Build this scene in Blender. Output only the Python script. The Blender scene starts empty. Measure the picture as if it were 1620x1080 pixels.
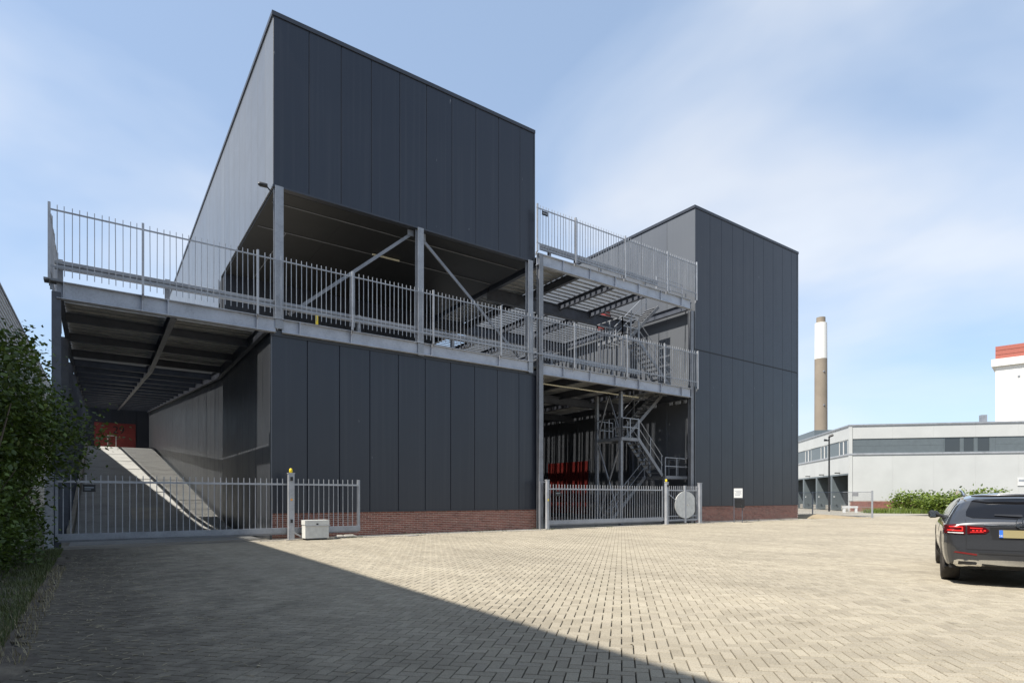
import bpy, math, random
import numpy as np
from mathutils import Vector, Matrix
from mathutils.bvhtree import BVHTree
R = math.radians
rng = random.Random(7)
C = bpy.context.scene.collection
SC = bpy.context.scene

# ------------------------------------------------------------------ camera
cam = bpy.data.cameras.new('Camera'); camo = bpy.data.objects.new('Camera', cam); C.objects.link(camo)
camo.location = (0, 0, 1.34); camo.rotation_euler = (R(90), 0, R(-35.4))
cam.sensor_width = 36; cam.lens = 36 * 927 / 1620; cam.shift_y = (787 - 540) / 1620
cam.clip_start = 0.05; cam.clip_end = 3000
SC.camera = camo

# ------------------------------------------------------------------ light
SUN = Vector((1, 0.03, -1.5)).normalized()          # direction the light travels
elev = math.asin(-SUN.z)
W = bpy.data.worlds.new('World'); SC.world = W; W.use_nodes = True
nt = W.node_tree; N = nt.nodes; L = nt.links; N.clear()
wo = N.new('ShaderNodeOutputWorld'); bg = N.new('ShaderNodeBackground'); bg.inputs[1].default_value = 0.105
sky = N.new('ShaderNodeTexSky'); sky.sky_type = 'NISHITA'; sky.sun_disc = False
sky.sun_elevation = elev; sky.sun_rotation = math.atan2(-SUN.x, -SUN.y)
sky.altitude = 0; sky.air_density = 1.0; sky.dust_density = 1.2; sky.ozone_density = 2.2
# thin high cloud over the whole sky
tc = N.new('ShaderNodeTexCoord'); mp = N.new('ShaderNodeMapping'); mp.inputs['Scale'].default_value = (1.0, 1.0, 2.6)
mp.inputs['Location'].default_value = (3.23, 0.40, -3.885); mp.inputs['Rotation'].default_value = (0, 0, 0.488)
n1 = N.new('ShaderNodeTexNoise'); n1.inputs['Scale'].default_value = 1.25; n1.inputs['Detail'].default_value = 5; n1.inputs['Roughness'].default_value = 0.48; n1.inputs['Distortion'].default_value = 0.35
rp = N.new('ShaderNodeValToRGB'); rp.color_ramp.elements[0].position = 0.42; rp.color_ramp.elements[1].position = 0.74
rp.color_ramp.elements[0].color = (0.34, 0.34, 0.34, 1); rp.color_ramp.elements[1].color = (0.88, 0.88, 0.88, 1)
mx = N.new('ShaderNodeMix'); mx.data_type = 'RGBA'
rc = N.new('ShaderNodeValToRGB'); rc.color_ramp.elements[0].position = 0.42; rc.color_ramp.elements[1].position = 0.62
rc.color_ramp.elements[0].color = (0.68, 0.87, 1.13, 1); rc.color_ramp.elements[1].color = (0.90, 0.95, 1.02, 1)
vs_ = N.new('ShaderNodeVectorMath'); vs_.operation = 'SCALE'; vs_.inputs['Scale'].default_value = 5.9
L.new(tc.outputs['Generated'], mp.inputs['Vector']); L.new(mp.outputs['Vector'], n1.inputs['Vector'])
L.new(n1.outputs['Fac'], rc.inputs['Fac']); L.new(rc.outputs['Color'], vs_.inputs[0]); L.new(vs_.outputs[0], mx.inputs['B']); L.new(n1.outputs['Fac'], rp.inputs['Fac']); L.new(rp.outputs['Color'], mx.inputs['Factor'])
L.new(sky.outputs['Color'], mx.inputs['A']); L.new(mx.outputs['Result'], bg.inputs['Color']); L.new(bg.outputs[0], wo.inputs[0])

sd = bpy.data.lights.new('Sun', 'SUN'); sd.energy = 5.0; sd.angle = R(0.55); sd.color = (1.0, 0.955, 0.88)
so = bpy.data.objects.new('Sun', sd); C.objects.link(so)
so.rotation_euler = SUN.to_track_quat('-Z', 'Y').to_euler(); so.location = (-30, -10, 50)
SC.view_settings.view_transform = 'Standard'; SC.view_settings.look = 'None'
SC.view_settings.exposure = 0.8; SC.view_settings.gamma = 1; SC.view_settings.use_curve_mapping = False
SC.cycles.max_bounces = 8; SC.cycles.use_denoising = True; SC.cycles.denoising_prefilter = 'ACCURATE'; SC.cycles.sample_clamp_indirect = 5.0; SC.cycles.use_adaptive_sampling = False

# ------------------------------------------------------------------ materials
def srgb(r, g, b):
    f = lambda c: ((c / 255 + 0.055) / 1.055) ** 2.4 if c > 10 else c / 255 / 12.92
    return (f(r), f(g), f(b))
class MT: pass
M = MT()
def base(name):
    m = bpy.data.materials.new(name); m.use_nodes = True
    t = m.node_tree; b = t.nodes['Principled BSDF']
    return m, t, b
def coords(t, scale=(1, 1, 1), space='Object'):
    if space == 'World':
        g = t.nodes.new('ShaderNodeNewGeometry'); o = g.outputs['Position']
    else:
        g = t.nodes.new('ShaderNodeTexCoord'); o = g.outputs[space]
    mp = t.nodes.new('ShaderNodeMapping'); mp.inputs['Scale'].default_value = scale
    t.links.new(o, mp.inputs['Vector']); return mp.outputs['Vector']
def noise(t, vec, scale, detail=4, rough=0.55):
    n = t.nodes.new('ShaderNodeTexNoise'); n.inputs['Scale'].default_value = scale
    n.inputs['Detail'].default_value = detail; n.inputs['Roughness'].default_value = rough
    t.links.new(vec, n.inputs['Vector']); return n.outputs['Fac']
def ramp(t, fac, stops):
    r = t.nodes.new('ShaderNodeValToRGB'); e = r.color_ramp.elements
    while len(e) < len(stops): e.new(0.5)
    for k, (p, c) in enumerate(stops):
        e[k].position = p; e[k].color = (*c, 1) if len(c) == 3 else c
    t.links.new(fac, r.inputs['Fac']); return r.outputs['Color']
def mix(t, fac, a, b, blend='MIX'):
    m = t.nodes.new('ShaderNodeMix'); m.data_type = 'RGBA'; m.blend_type = blend
    for s, v in (('Factor', fac), ('A', a), ('B', b)):
        if hasattr(v, 'links'): t.links.new(v, m.inputs[s])
        elif isinstance(v, (int, float)):
            m.inputs[s].default_value = v
        else: m.inputs[s].default_value = (*v, 1)
    return m.outputs['Result']
def math_(t, op, a, b=None, clamp=False):
    m = t.nodes.new('ShaderNodeMath'); m.operation = op; m.use_clamp = clamp
    for k, v in enumerate((a, b)):
        if v is None: continue
        if hasattr(v, 'links'): t.links.new(v, m.inputs[k])
        else: m.inputs[k].default_value = v
    return m.outputs[0]
def bump(t, b, h, strength=0.2, dist=0.01):
    n = t.nodes.new('ShaderNodeBump'); n.inputs['Strength'].default_value = strength; n.inputs['Distance'].default_value = dist
    t.links.new(h, n.inputs['Height']); t.links.new(n.outputs[0], b.inputs['Normal'])
def basic(name, col, rough=0.5, metal=0.0, var=0.15, scale=3.0, bmp=0.0, bscale=60, spec=None, emit=None, space='World'):
    m, t, b = base(name); v = coords(t, space=space)
    f = noise(t, v, scale, 5)
    lo = tuple(c * (1 - var) for c in col); hi = tuple(min(1, c * (1 + var)) for c in col)
    t.links.new(ramp(t, f, [(0.3, lo), (0.7, hi)]), b.inputs['Base Color'])
    b.inputs['Roughness'].default_value = rough; b.inputs['Metallic'].default_value = metal
    if spec is not None: b.inputs['Specular IOR Level'].default_value = spec
    if bmp: bump(t, b, noise(t, v, bscale, 3), bmp)
    if emit:
        b.inputs['Emission Color'].default_value = (*emit[0], 1); b.inputs['Emission Strength'].default_value = emit[1]
    return m

def panel_mat(name, col, rough=0.36):
    m, t, b = base(name); w = coords(t, space='World')
    big = noise(t, w, 0.35, 3)
    oi = t.nodes.new('ShaderNodeObjectInfo')
    c1 = mix(t, big, tuple(c * 0.9 for c in col), tuple(c * 1.12 for c in col))
    tint = ramp(t, oi.outputs['Random'], [(0, (0.93, 0.93, 0.95)), (1, (1.07, 1.06, 1.05))])
    c2 = mix(t, 1.0, c1, tint, 'MULTIPLY')
    # a few pale drips and droppings
    sv = coords(t, (2.3, 2.3, 0.55), 'World'); dr = noise(t, sv, 2.6, 2, 0.4)
    k = ramp(t, dr, [(0.765, (0, 0, 0)), (0.80, (1, 1, 1))])
    dv = coords(t, (7, 7, 2.0), 'World'); dk = ramp(t, noise(t, dv, 2.2, 3, 0.5), [(0.52, (0, 0, 0)), (0.7, (1, 1, 1))])
    kk = math_(t, 'MULTIPLY', math_(t, 'MULTIPLY', k, dk), 0.6)
    c3 = mix(t, kk, c2, (0.55, 0.56, 0.56))
    # faint vertical rain streaks
    st = noise(t, coords(t, (9, 9, 0.12), 'World'), 1.0, 3)
    c4 = mix(t, math_(t, 'MULTIPLY', ramp(t, st, [(0.5, (0, 0, 0)), (0.75, (1, 1, 1))]), 0.03), c3, (0.35, 0.35, 0.34))
    t.links.new(c4, b.inputs['Base Color'])
    rr = math_(t, 'ADD', math_(t, 'MULTIPLY', noise(t, w, 1.3, 4), 0.16), rough - 0.08)
    t.links.new(rr, b.inputs['Roughness']); b.inputs['Specular IOR Level'].default_value = 0.5
    bump(t, b, noise(t, coords(t, (1, 1, 0.45), 'World'), 1.3, 2), 0.13, 0.03)
    return m
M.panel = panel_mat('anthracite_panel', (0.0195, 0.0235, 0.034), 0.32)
M.panel_side = panel_mat('anthracite_panel_sunlit', (0.100, 0.107, 0.118), 0.33)  # same cladding, base colour lightened so the sun-facing sides look lit
M.joint = basic('panel_joint', (0.012, 0.013, 0.016), 0.7)
M.flash = basic('dark_flashing', (0.032, 0.036, 0.046), 0.4)
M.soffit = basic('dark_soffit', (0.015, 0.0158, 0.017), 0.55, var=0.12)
def galv(name, col, rough, metal):
    m, t, b = base(name); w = coords(t, space='World')
    vo = t.nodes.new('ShaderNodeTexVoronoi'); vo.inputs['Scale'].default_value = 28; t.links.new(w, vo.inputs['Vector'])
    f = math_(t, 'ADD', math_(t, 'MULTIPLY', vo.outputs['Color'], 0.2), math_(t, 'MULTIPLY', noise(t, w, 2.2, 5), 0.8))
    t.links.new(ramp(t, f, [(0.25, tuple(c * 0.72 for c in col)), (0.5, col), (0.8, tuple(min(1, c * 1.2) for c in col))]), b.inputs['Base Color'])
    b.inputs['Metallic'].default_value = metal; b.inputs['Roughness'].default_value = rough
    return m
M.galv = galv('galvanised_steel', (0.285, 0.30, 0.325), 0.50, 0.25)
M.galvlight = galv('galvanised_bar', (0.36, 0.37, 0.39), 0.45, 0.25)
M.galvdull = galv('weathered_galvanised', (0.21, 0.218, 0.235), 0.55, 0.3)
M.beam = galv('grey_beam', (0.38, 0.405, 0.455), 0.5, 0.05)
M.deckp = galv('deck_sheet', (0.40, 0.40, 0.39), 0.5, 0.3)
M.darksteel = basic('dark_painted_steel', (0.075, 0.082, 0.10), 0.45, 0.1, 0.2)
M.black = basic('black_plastic', (0.012, 0.012, 0.013), 0.45)
M.white = basic('white_paint', (0.60, 0.60, 0.585), 0.45, var=0.06)
M.cabinet = basic('cabinet_paint', (0.56, 0.56, 0.53), 0.5, var=0.12, scale=6)
M.yellow = basic('yellow_plastic', (0.75, 0.55, 0.02), 0.35, var=0.05)
M.orange = basic('orange_sticker', (0.75, 0.33, 0.03), 0.5, var=0.05)
M.red = basic('red_door_paint', (0.19, 0.026, 0.022), 0.42, var=0.12)
M.redstripe = basic('red_cladding', (0.30, 0.085, 0.06), 0.5, var=0.08)
M.grid = basic('sign_print', (0.25, 0.27, 0.30), 0.6)
M.ink = basic('door_number_ink', (0.012, 0.012, 0.012), 0.6)
M.lamp = basic('lamp_cover', (0.72, 0.68, 0.52), 0.3, var=0.03)
def concrete(name, col, sc=1.2):
    m, t, b = base(name); w = coords(t, space='World')
    f = math_(t, 'ADD', math_(t, 'MULTIPLY', noise(t, w, sc, 6, 0.62), 0.6), math_(t, 'MULTIPLY', noise(t, w, sc * 14, 4), 0.4))
    t.links.new(ramp(t, f, [(0.30, tuple(c * 0.66 for c in col)), (0.5, col), (0.72, tuple(c * 1.2 for c in col))]), b.inputs['Base Color'])
    b.inputs['Roughness'].default_value = 0.9; bump(t, b, noise(t, w, 55, 4), 0.3, 0.01); return m
M.conc = concrete('concrete', (0.30, 0.275, 0.23))
M.ramp = concrete('ramp_concrete', (0.30, 0.297, 0.28), 0.7)
M.slab = concrete('pale_concrete', (0.36, 0.335, 0.29), 1.5)
def soil_mat():
    m, t, b = base('soil'); w = coords(t, space='World')
    f = noise(t, w, 2.3, 8, 0.65)
    t.links.new(ramp(t, f, [(0.3, (0.055, 0.045, 0.034)), (0.52, (0.12, 0.10, 0.078)), (0.72, (0.24, 0.205, 0.15))]), b.inputs['Base Color'])
    b.inputs['Roughness'].default_value = 1; bump(t, b, noise(t, w, 18, 6, 0.7), 0.8, 0.05); return m
M.soil = soil_mat()
def groundmat():
    m, t, b = base('yard_ground'); w = coords(t, space='World')
    f = noise(t, w, 0.25, 7, 0.6); g = noise(t, w, 9, 5, 0.6)
    c = mix(t, 0.45, ramp(t, f, [(0.32, (0.20, 0.183, 0.15)), (0.7, (0.30, 0.275, 0.225))]), ramp(t, g, [(0.3, (0.16, 0.145, 0.12)), (0.7, (0.32, 0.295, 0.245))]))
    t.links.new(c, b.inputs['Base Color']); b.inputs['Roughness'].default_value = 0.95
    bump(t, b, g, 0.25, 0.01); return m
M.ground = groundmat()
def pavermat(name, src):
    m, t, b = base(name); w = coords(t, space='World')
    if src == 'island':
        g = t.nodes.new('ShaderNodeNewGeometry'); rnd = g.outputs['Random Per Island']
    else:
        g = t.nodes.new('ShaderNodeObjectInfo'); rnd = g.outputs['Random']
    tint = ramp(t, rnd, [(0, (0.262, 0.233, 0.182)), (0.35, (0.290, 0.259, 0.202)), (0.7, (0.312, 0.279, 0.219)), (0.93, (0.335, 0.300, 0.236)), (1, (0.27, 0.241, 0.192))])
    big = ramp(t, noise(t, w, 0.32, 5, 0.6), [(0.3, (0.86, 0.85, 0.84)), (0.7, (1.12, 1.11, 1.09))])
    c = mix(t, 1.0, tint, big, 'MULTIPLY')
    gr = ramp(t, noise(t, w, 75, 5, 0.75), [(0.3, (0.62, 0.62, 0.62)), (0.55, (1.02, 1.02, 1.02)), (0.75, (1.28, 1.28, 1.26))])
    c = mix(t, 1.0, c, gr, 'MULTIPLY')
    blot = ramp(t, noise(t, w, 3.4, 6, 0.7), [(0.28, (0.88, 0.87, 0.855)), (0.45, (1, 1, 1)), (0.8, (1.03, 1.03, 1.02))])
    c = mix(t, 1.0, c, blot, 'MULTIPLY')
    wv = t.nodes.new('ShaderNodeTexWave'); wv.inputs['Scale'].default_value = 0.16; wv.inputs['Distortion'].default_value = 5.0; wv.inputs['Detail'].default_value = 3; wv.inputs['Detail Scale'].default_value = 0.5
    t.links.new(w, wv.inputs['Vector'])
    c = mix(t, 1.0, c, ramp(t, wv.outputs['Color'], [(0.0, (0.94, 0.935, 0.925)), (0.35, (1, 1, 1)), (0.9, (1.02, 1.02, 1.01)), (1.0, (0.96, 0.955, 0.95))]), 'MULTIPLY')
    sp = ramp(t, noise(t, w, 1.9, 3, 0.5), [(0.70, (1, 1, 1)), (0.76, (0.70, 0.69, 0.68))])
    c = mix(t, 1.0, c, sp, 'MULTIPLY')
    # dirt and moss swept up beside the verge on the left
    sx = t.nodes.new('ShaderNodeSeparateXYZ'); t.links.new(w, sx.inputs[0])
    dx = math_(t, 'SUBTRACT', 1.0, math_(t, 'DIVIDE', math_(t, 'ADD', sx.outputs['X'], 0.7), 4.2), True)
    dn = math_(t, 'ADD', dx, math_(t, 'MULTIPLY', math_(t, 'SUBTRACT', noise(t, w, 1.7, 7, 0.7), 0.5), 1.5))
    df = ramp(t, dn, [(0.30, (0, 0, 0)), (0.85, (1, 1, 1))])
    dc = ramp(t, noise(t, w, 6, 6, 0.7), [(0.3, (0.06, 0.051, 0.040)), (0.7, (0.15, 0.13, 0.10))])
    c = mix(t, math_(t, 'MULTIPLY', df, 0.92), c, dc)
    t.links.new(c, b.inputs['Base Color']); b.inputs['Roughness'].default_value = 0.88; b.inputs['Specular IOR Level'].default_value = 0.3
    bump(t, b, noise(t, w, 90, 4, 0.7), 0.4, 0.006); return m
M.paver = pavermat('concrete_paver', 'object'); M.pavers = pavermat('concrete_pavers', 'island')
def brickmat(name, src):
    m, t, b = base(name); w = coords(t, space='World')
    if src == 'island':
        g = t.nodes.new('ShaderNodeNewGeometry'); rnd = g.outputs['Random Per Island']
    else:
        g = t.nodes.new('ShaderNodeObjectInfo'); rnd = g.outputs['Random']
    c = ramp(t, rnd, [(0, (0.15, 0.055, 0.042)), (0.3, (0.21, 0.08, 0.06)), (0.65, (0.27, 0.108, 0.08)), (1, (0.19, 0.09, 0.07))])
    c = mix(t, 1.0, c, ramp(t, noise(t, w, 22, 4), [(0.3, (0.75, 0.75, 0.75)), (0.7, (1.2, 1.2, 1.2))]), 'MULTIPLY')
    t.links.new(c, b.inputs['Base Color']); b.inputs['Roughness'].default_value = 0.85; bump(t, b, noise(t, w, 80, 3), 0.4, 0.006); return m
M.brick = brickmat('clay_brick', 'object'); M.bricks = brickmat('clay_bricks', 'island')
M.mortar = basic('mortar', (0.48, 0.40, 0.34), 0.95, var=0.2, scale=5, bmp=0.3)
def leafmat(name, a, bcol, trans=0.35):
    m, t, b = base(name)
    g = t.nodes.new('ShaderNodeNewGeometry')
    c = ramp(t, g.outputs['Random Per Island'], [(0, a), (0.75, bcol), (1, tuple(min(1, x * 1.5) for x in bcol))])
    t.links.new(c, b.inputs['Base Color']); b.inputs['Roughness'].default_value = 0.45
    tr = t.nodes.new('ShaderNodeBsdfTranslucent'); t.links.new(c, tr.inputs['Color'])
    ms = t.nodes.new('ShaderNodeMixShader'); ms.inputs[0].default_value = trans
    t.links.new(b.outputs[0], ms.inputs[1]); t.links.new(tr.outputs[0], ms.inputs[2])
    t.links.new(ms.outputs[0], t.nodes['Material Output'].inputs['Surface']); return m
M.leaf = leafmat('shrub_leaf', (0.034, 0.058, 0.010), (0.088, 0.132, 0.022))
M.leaf2 = leafmat('hedge_leaf', (0.065, 0.105, 0.014), (0.15, 0.205, 0.03))
M.grass = leafmat('grass_blade', (0.05, 0.075, 0.018), (0.12, 0.135, 0.045), 0.25)
M.drygrass = leafmat('dry_grass_blade', (0.16, 0.13, 0.07), (0.32, 0.27, 0.16), 0.2)
M.bark = basic('bark', (0.085, 0.065, 0.045), 0.9, var=0.3, scale=12, bmp=0.5)
M.sand = concrete('yellow_sand', (0.24, 0.19, 0.12), 3)
M.greypanel = basic('light_grey_cladding', (0.47, 0.475, 0.46), 0.45, var=0.05, scale=0.6)
M.greywall = basic('corrugated_light_sheet', (0.30, 0.31, 0.32), 0.42, 0.25, var=0.08, scale=0.8)
M.bandpanel = basic('grey_band_panel', (0.105, 0.125, 0.135), 0.35, var=0.08)
M.darkdoor = basic('grey_dock_door', (0.16, 0.165, 0.165), 0.5, var=0.12)
M.whitewall = basic('white_render', (0.62, 0.61, 0.58), 0.6, var=0.03)
M.chim = basic('chimney_concrete', (0.21, 0.175, 0.135), 0.85, var=0.12, scale=0.25)
def glassmat(name, col, rough=0.03):
    m, t, b = base(name); b.inputs['Base Color'].default_value = (*col, 1); b.inputs['Roughness'].default_value = rough
    b.inputs['Specular IOR Level'].default_value = 0.9; b.inputs['IOR'].default_value = 1.5
    w = coords(t, space='World'); bump(t, b, noise(t, w, 0.9, 2), 0.03, 0.05); return m
M.glass = glassmat('window_glass', (0.03, 0.035, 0.04))
M.tint = glassmat('tinted_car_glass', (0.006, 0.006, 0.007), 0.02); M.tint.node_tree.nodes['Principled BSDF'].inputs['Specular IOR Level'].default_value = 0.4
def carpaint():
    m, t, b = base('graphite_car_paint'); w = coords(t, space='Object')
    f = noise(t, w, 900, 1); t.links.new(ramp(t, f, [(0.35, (0.028, 0.029, 0.032)), (0.7, (0.075, 0.077, 0.082))]), b.inputs['Base Color'])
    b.inputs['Metallic'].default_value = 0.55; b.inputs['Roughness'].default_value = 0.30
    b.inputs['Coat Weight'].default_value = 1.0; b.inputs['Coat Roughness'].default_value = 0.03; return m
M.paint = carpaint()
M.chrome = basic('chrome', (0.80, 0.79, 0.76), 0.12, 1.0, 0.02)
M.alloy = basic('alloy_rim', (0.42, 0.42, 0.43), 0.3, 0.9, 0.05)
M.tyre = basic('tyre_rubber', (0.045, 0.040, 0.036), 0.8, var=0.2, scale=25, bmp=0.3)
M.trim = basic('black_trim', (0.014, 0.014, 0.015), 0.35)
M.taillens = basic('red_lens', (0.07, 0.003, 0.004), 0.12, var=0.05)
M.tailled = basic('lit_red_led', (0.45, 0.015, 0.015), 0.3, var=0.02, emit=((1.0, 0.04, 0.03), 0.35))
M.reflector = basic('red_reflector', (0.14, 0.012, 0.012), 0.2)
M.plate = basic('yellow_plate', (0.25, 0.21, 0.105), 0.45, var=0.05)
M.blue = basic('blue_plate_band', (0.03, 0.13, 0.50), 0.4, var=0.05)
M.dirtdebris = basic('dry_litter', (0.34, 0.29, 0.20), 0.9, var=0.35, scale=9)

# ------------------------------------------------------------------ helpers
class MB:
    def __init__(s): s.v = []; s.f = []
    def box(s, x0, y0, z0, x1, y1, z1):
        o = len(s.v)
        s.v += [(x0, y0, z0), (x1, y0, z0), (x1, y1, z0), (x0, y1, z0), (x0, y0, z1), (x1, y0, z1), (x1, y1, z1), (x0, y1, z1)]
        s.f += [(o, o+3, o+2, o+1), (o+4, o+5, o+6, o+7), (o, o+1, o+5, o+4), (o+1, o+2, o+6, o+5), (o+2, o+3, o+7, o+6), (o+3, o, o+4, o+7)]
        return s
    def bar(s, a, b, w, h=None, up=(0, 0, 1)):
        h = h or w; a = Vector(a); b = Vector(b); d = (b - a).normalized(); u = Vector(up)
        if abs(d.dot(u)) > 0.98: u = Vector((0, 1, 0))
        r = d.cross(u).normalized(); u = r.cross(d).normalized(); o = len(s.v)
        for p in (a, b):
            for i, j in ((-1, -1), (1, -1), (1, 1), (-1, 1)): s.v.append(tuple(p + r * i * w / 2 + u * j * h / 2))
        s.f += [(o, o+1, o+2, o+3), (o+7, o+6, o+5, o+4)] + [(o+k, o+4+k, o+4+(k+1) % 4, o+(k+1) % 4) for k in range(4)]
        return s
    def tube(s, pts, r, n=8):
        pts = [Vector(p) for p in pts]; o = len(s.v); rr = r if isinstance(r, (list, tuple)) else [r] * len(pts)
        for i, p in enumerate(pts):
            d = (pts[min(i+1, len(pts)-1)] - pts[max(i-1, 0)]).normalized()
            u = Vector((0, 0, 1)) if abs(d.z) < 0.9 else Vector((1, 0, 0))
            a = d.cross(u).normalized(); b = a.cross(d)
            for k in range(n):
                t = 2 * math.pi * k / n; s.v.append(tuple(p + (a * math.cos(t) + b * math.sin(t)) * rr[i]))
        for i in range(len(pts) - 1):
            for k in range(n): s.f.append((o+i*n+k, o+i*n+(k+1) % n, o+(i+1)*n+(k+1) % n, o+(i+1)*n+k))
        for first, idx in ((True, o), (False, o + (len(pts)-1) * n)):      # end caps on their own vertices
            q = len(s.v); s.v += [s.v[idx + k] for k in range(n)]; c_ = tuple(q + k for k in range(n)); s.f.append(c_[::-1] if first else c_)
        return s
    def ibeam(s, a, b, w, h, t=0.015, up=(0, 0, 1)):
        a = Vector(a); b = Vector(b); d = (b - a).normalized(); u = Vector(up)
        if abs(d.dot(u)) > 0.98: u = Vector((0, 1, 0))
        r = d.cross(u).normalized(); u = r.cross(d).normalized()
        s.bar(a + u * (h/2 - t/2), b + u * (h/2 - t/2), w, t, u); s.bar(a - u * (h/2 - t/2), b - u * (h/2 - t/2), w, t, u)
        s.bar(a, b, t, h - 2 * t, u); return s
    def prism(s, poly, y0, y1):      # polygon in XZ extruded along Y
        o = len(s.v); n = len(poly)
        for y in (y0, y1): s.v += [(x, y, z) for x, z in poly]
        s.f += [tuple(o + k for k in range(n)), tuple(o + n + k for k in range(n))[::-1]]
        s.f += [(o+k, o+n+k, o+n+(k+1) % n, o+(k+1) % n) for k in range(n)]; return s
    def mesh(s, name, mat, smooth=False):
        me = bpy.data.meshes.new(name); me.from_pydata(s.v, [], s.f); me.materials.append(mat)
        if smooth: me.polygons.foreach_set('use_smooth', [len(f) < 5 for f in s.f])
        me.update(); return me
    def obj(s, name, mat, parent=None, smooth=False):
        return put(name, s.mesh(name, mat, smooth), parent)
def put(name, me, parent=None, loc=None, rot=None):
    o = bpy.data.objects.new(name, me); C.objects.link(o)
    if parent: o.parent = parent
    if loc: o.location = loc
    if rot: o.rotation_euler = rot
    return o
def tag(o, label=None, cat=None, group=None, kind=None):
    if label: o['label'] = label
    if cat: o['category'] = cat
    if group: o['group'] = group
    if kind: o['kind'] = kind
    return o
def thing(name, label, cat, group=None, loc=(0, 0, 0), rz=0):
    o = bpy.data.objects.new(name, None); C.objects.link(o); o.location = loc; o.rotation_euler = (0, 0, rz)
    o.empty_display_size = 0.2
    return tag(o, label, cat, group)
def B(name, mat, parent, *a): return MB().box(*a).obj(name, mat, parent)
def text(name, s, mat, parent, loc, rot, size):
    cu = bpy.data.curves.new(name, 'FONT'); cu.body = s; cu.size = size; cu.align_x = 'CENTER'; cu.align_y = 'CENTER'; cu.extrude = 0.002
    tmp = bpy.data.objects.new(name, cu); C.objects.link(tmp); bpy.context.view_layer.update()
    me = bpy.data.meshes.new_from_object(tmp.evaluated_get(bpy.context.evaluated_depsgraph_get())); bpy.data.objects.remove(tmp)
    me.materials.clear(); me.materials.append(mat); return put(name, me, parent, loc, rot)

# ================================================================== SETTING
# ---- ground sheet
g = MB(); S = 900
g.v += [(-S, -S, -0.06), (S, -S, -0.06), (S, S, -0.06), (-S, S, -0.06)]; g.f.append((0, 1, 2, 3))
tag(g.obj('ground', M.ground), 'sandy beige yard ground running out to the far buildings', kind='structure')
# soil verge along the left building
g = MB(); ys = np.linspace(-2, 19.2, 60)
for k, y in enumerate(ys):
    e = -0.62 + 0.16 * math.sin(y * 1.3) + 0.09 * math.sin(y * 4.1 + 1)
    xs = (-4.0, -3, -2, -1.4, e - 0.3, e, e + 0.03)
    for j, x in enumerate(xs): g.v.append((x, y, (0.16, 0.14, 0.11, 0.07, 0.04, 0.012, -0.05)[j] + (0.03 * math.sin(3 * x + 5 * y) if j < 5 else 0)))
for k in range(59):
    for j in range(6): a = k * 7 + j; g.f.append((a, a+1, a+8, a+7))
tag(g.obj('verge', M.soil, smooth=True), 'dark soil verge under the shrubs at left', kind='structure')

# ---- herringbone paving : bricks run along e1 (across the view) and e2 (away from the camera)
TH = R(46.0); e2 = np.array([math.sin(TH), math.cos(TH)]); e1 = np.array([math.cos(TH), -math.sin(TH)])
pw = 0.105
M.jointsand = basic('joint_sand', (0.045, 0.038, 0.030), 1.0, var=0.3, scale=8)
paving = tag(B('paving', M.jointsand, None, -0.9, -2.0, -0.05, 70.0, 19.25, -0.026), 'herringbone concrete block paving across the yard', kind='structure')
ii, jj = np.meshgrid(np.arange(-520, 560), np.arange(-40, 620), indexing='ij')
res = (ii - jj) % 4
cells = []
for r_, orient in ((0, 0), (2, 1)):
    k = np.where(res == r_); i = ii[k].astype(float); j = jj[k].astype(float)
    if orient == 0: cu, cv = i + 1.0, j + 0.5
    else: cu, cv = i + 0.5, j + 0.0
    P = np.outer(cu * pw, e1) + np.outer(cv * pw, e2)
    cells.append(np.column_stack([P, np.full(len(P), orient)]))
P = np.concatenate(cells)
fw = np.array([math.sin(R(35.4)), math.cos(R(35.4))]); rt = np.array([math.cos(R(35.4)), -math.sin(R(35.4))])
dep = P[:, :2] @ fw; lat = P[:, :2] @ rt
edge = -0.62 + 0.10 * np.sin(P[:, 1] * 1.3)
ok = (dep > 2.6) & (dep < 44) & (np.abs(lat) < dep * 1.0 + 0.6) & (P[:, 1] < 19.1) & (P[:, 0] > edge) & (P[:, 0] < 50)
P = P[ok]; dep = dep[ok]
nr = np.random.RandomState(3)
inview = (np.abs(P[:, :2] @ rt) < dep * 0.86) & (dep > 4.3)
order = np.argsort(np.where(inview, dep, 999)); near = order[:300]; rest = order[300:]
hw, hl = pw / 2 - 0.0048, pw - 0.0048
def paver_verts(orient):
    a, b_ = (e1, e2) if orient == 0 else (e2, e1)
    out = []
    for (ca, cb, z) in ((hl-.004, hw-.004, 0.0), (hl, hw, -0.005), (hl, hw, -0.03)):
        for sa, sb in ((-1, -1), (1, -1), (1, 1), (-1, 1)):
            p = a * ca * sa + b_ * cb * sb; out.append((p[0], p[1], z))
    return np.array(out)
PF = [(0, 1, 2, 3)] + [(k, 4+k, 4+(k+1) % 4, (k+1) % 4) for k in range(4)] + [(4+k, 8+k, 8+(k+1) % 4, 4+(k+1) % 4) for k in range(4)]
pm = []
for o_ in (0, 1):
    me = bpy.data.meshes.new('paver'); V_ = paver_verts(o_)
    f_ = PF if o_ == 0 else [t[::-1] for t in PF]
    if o_ == 0: pass
    me.from_pydata([tuple(v) for v in V_], [], f_); me.materials.append(M.paver); me.update()
    if me.polygons[0].normal.z < 0: me.flip_normals()
    pm.append(me)
for k in near:
    o = put('paver', pm[int(P[k, 2])], paving, (P[k, 0], P[k, 1], nr.uniform(-0.002, 0.0015)), (nr.normal(0, 0.0035), nr.normal(0, 0.0035), 0))
allv, allf = [], []; base_i = 0
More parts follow.
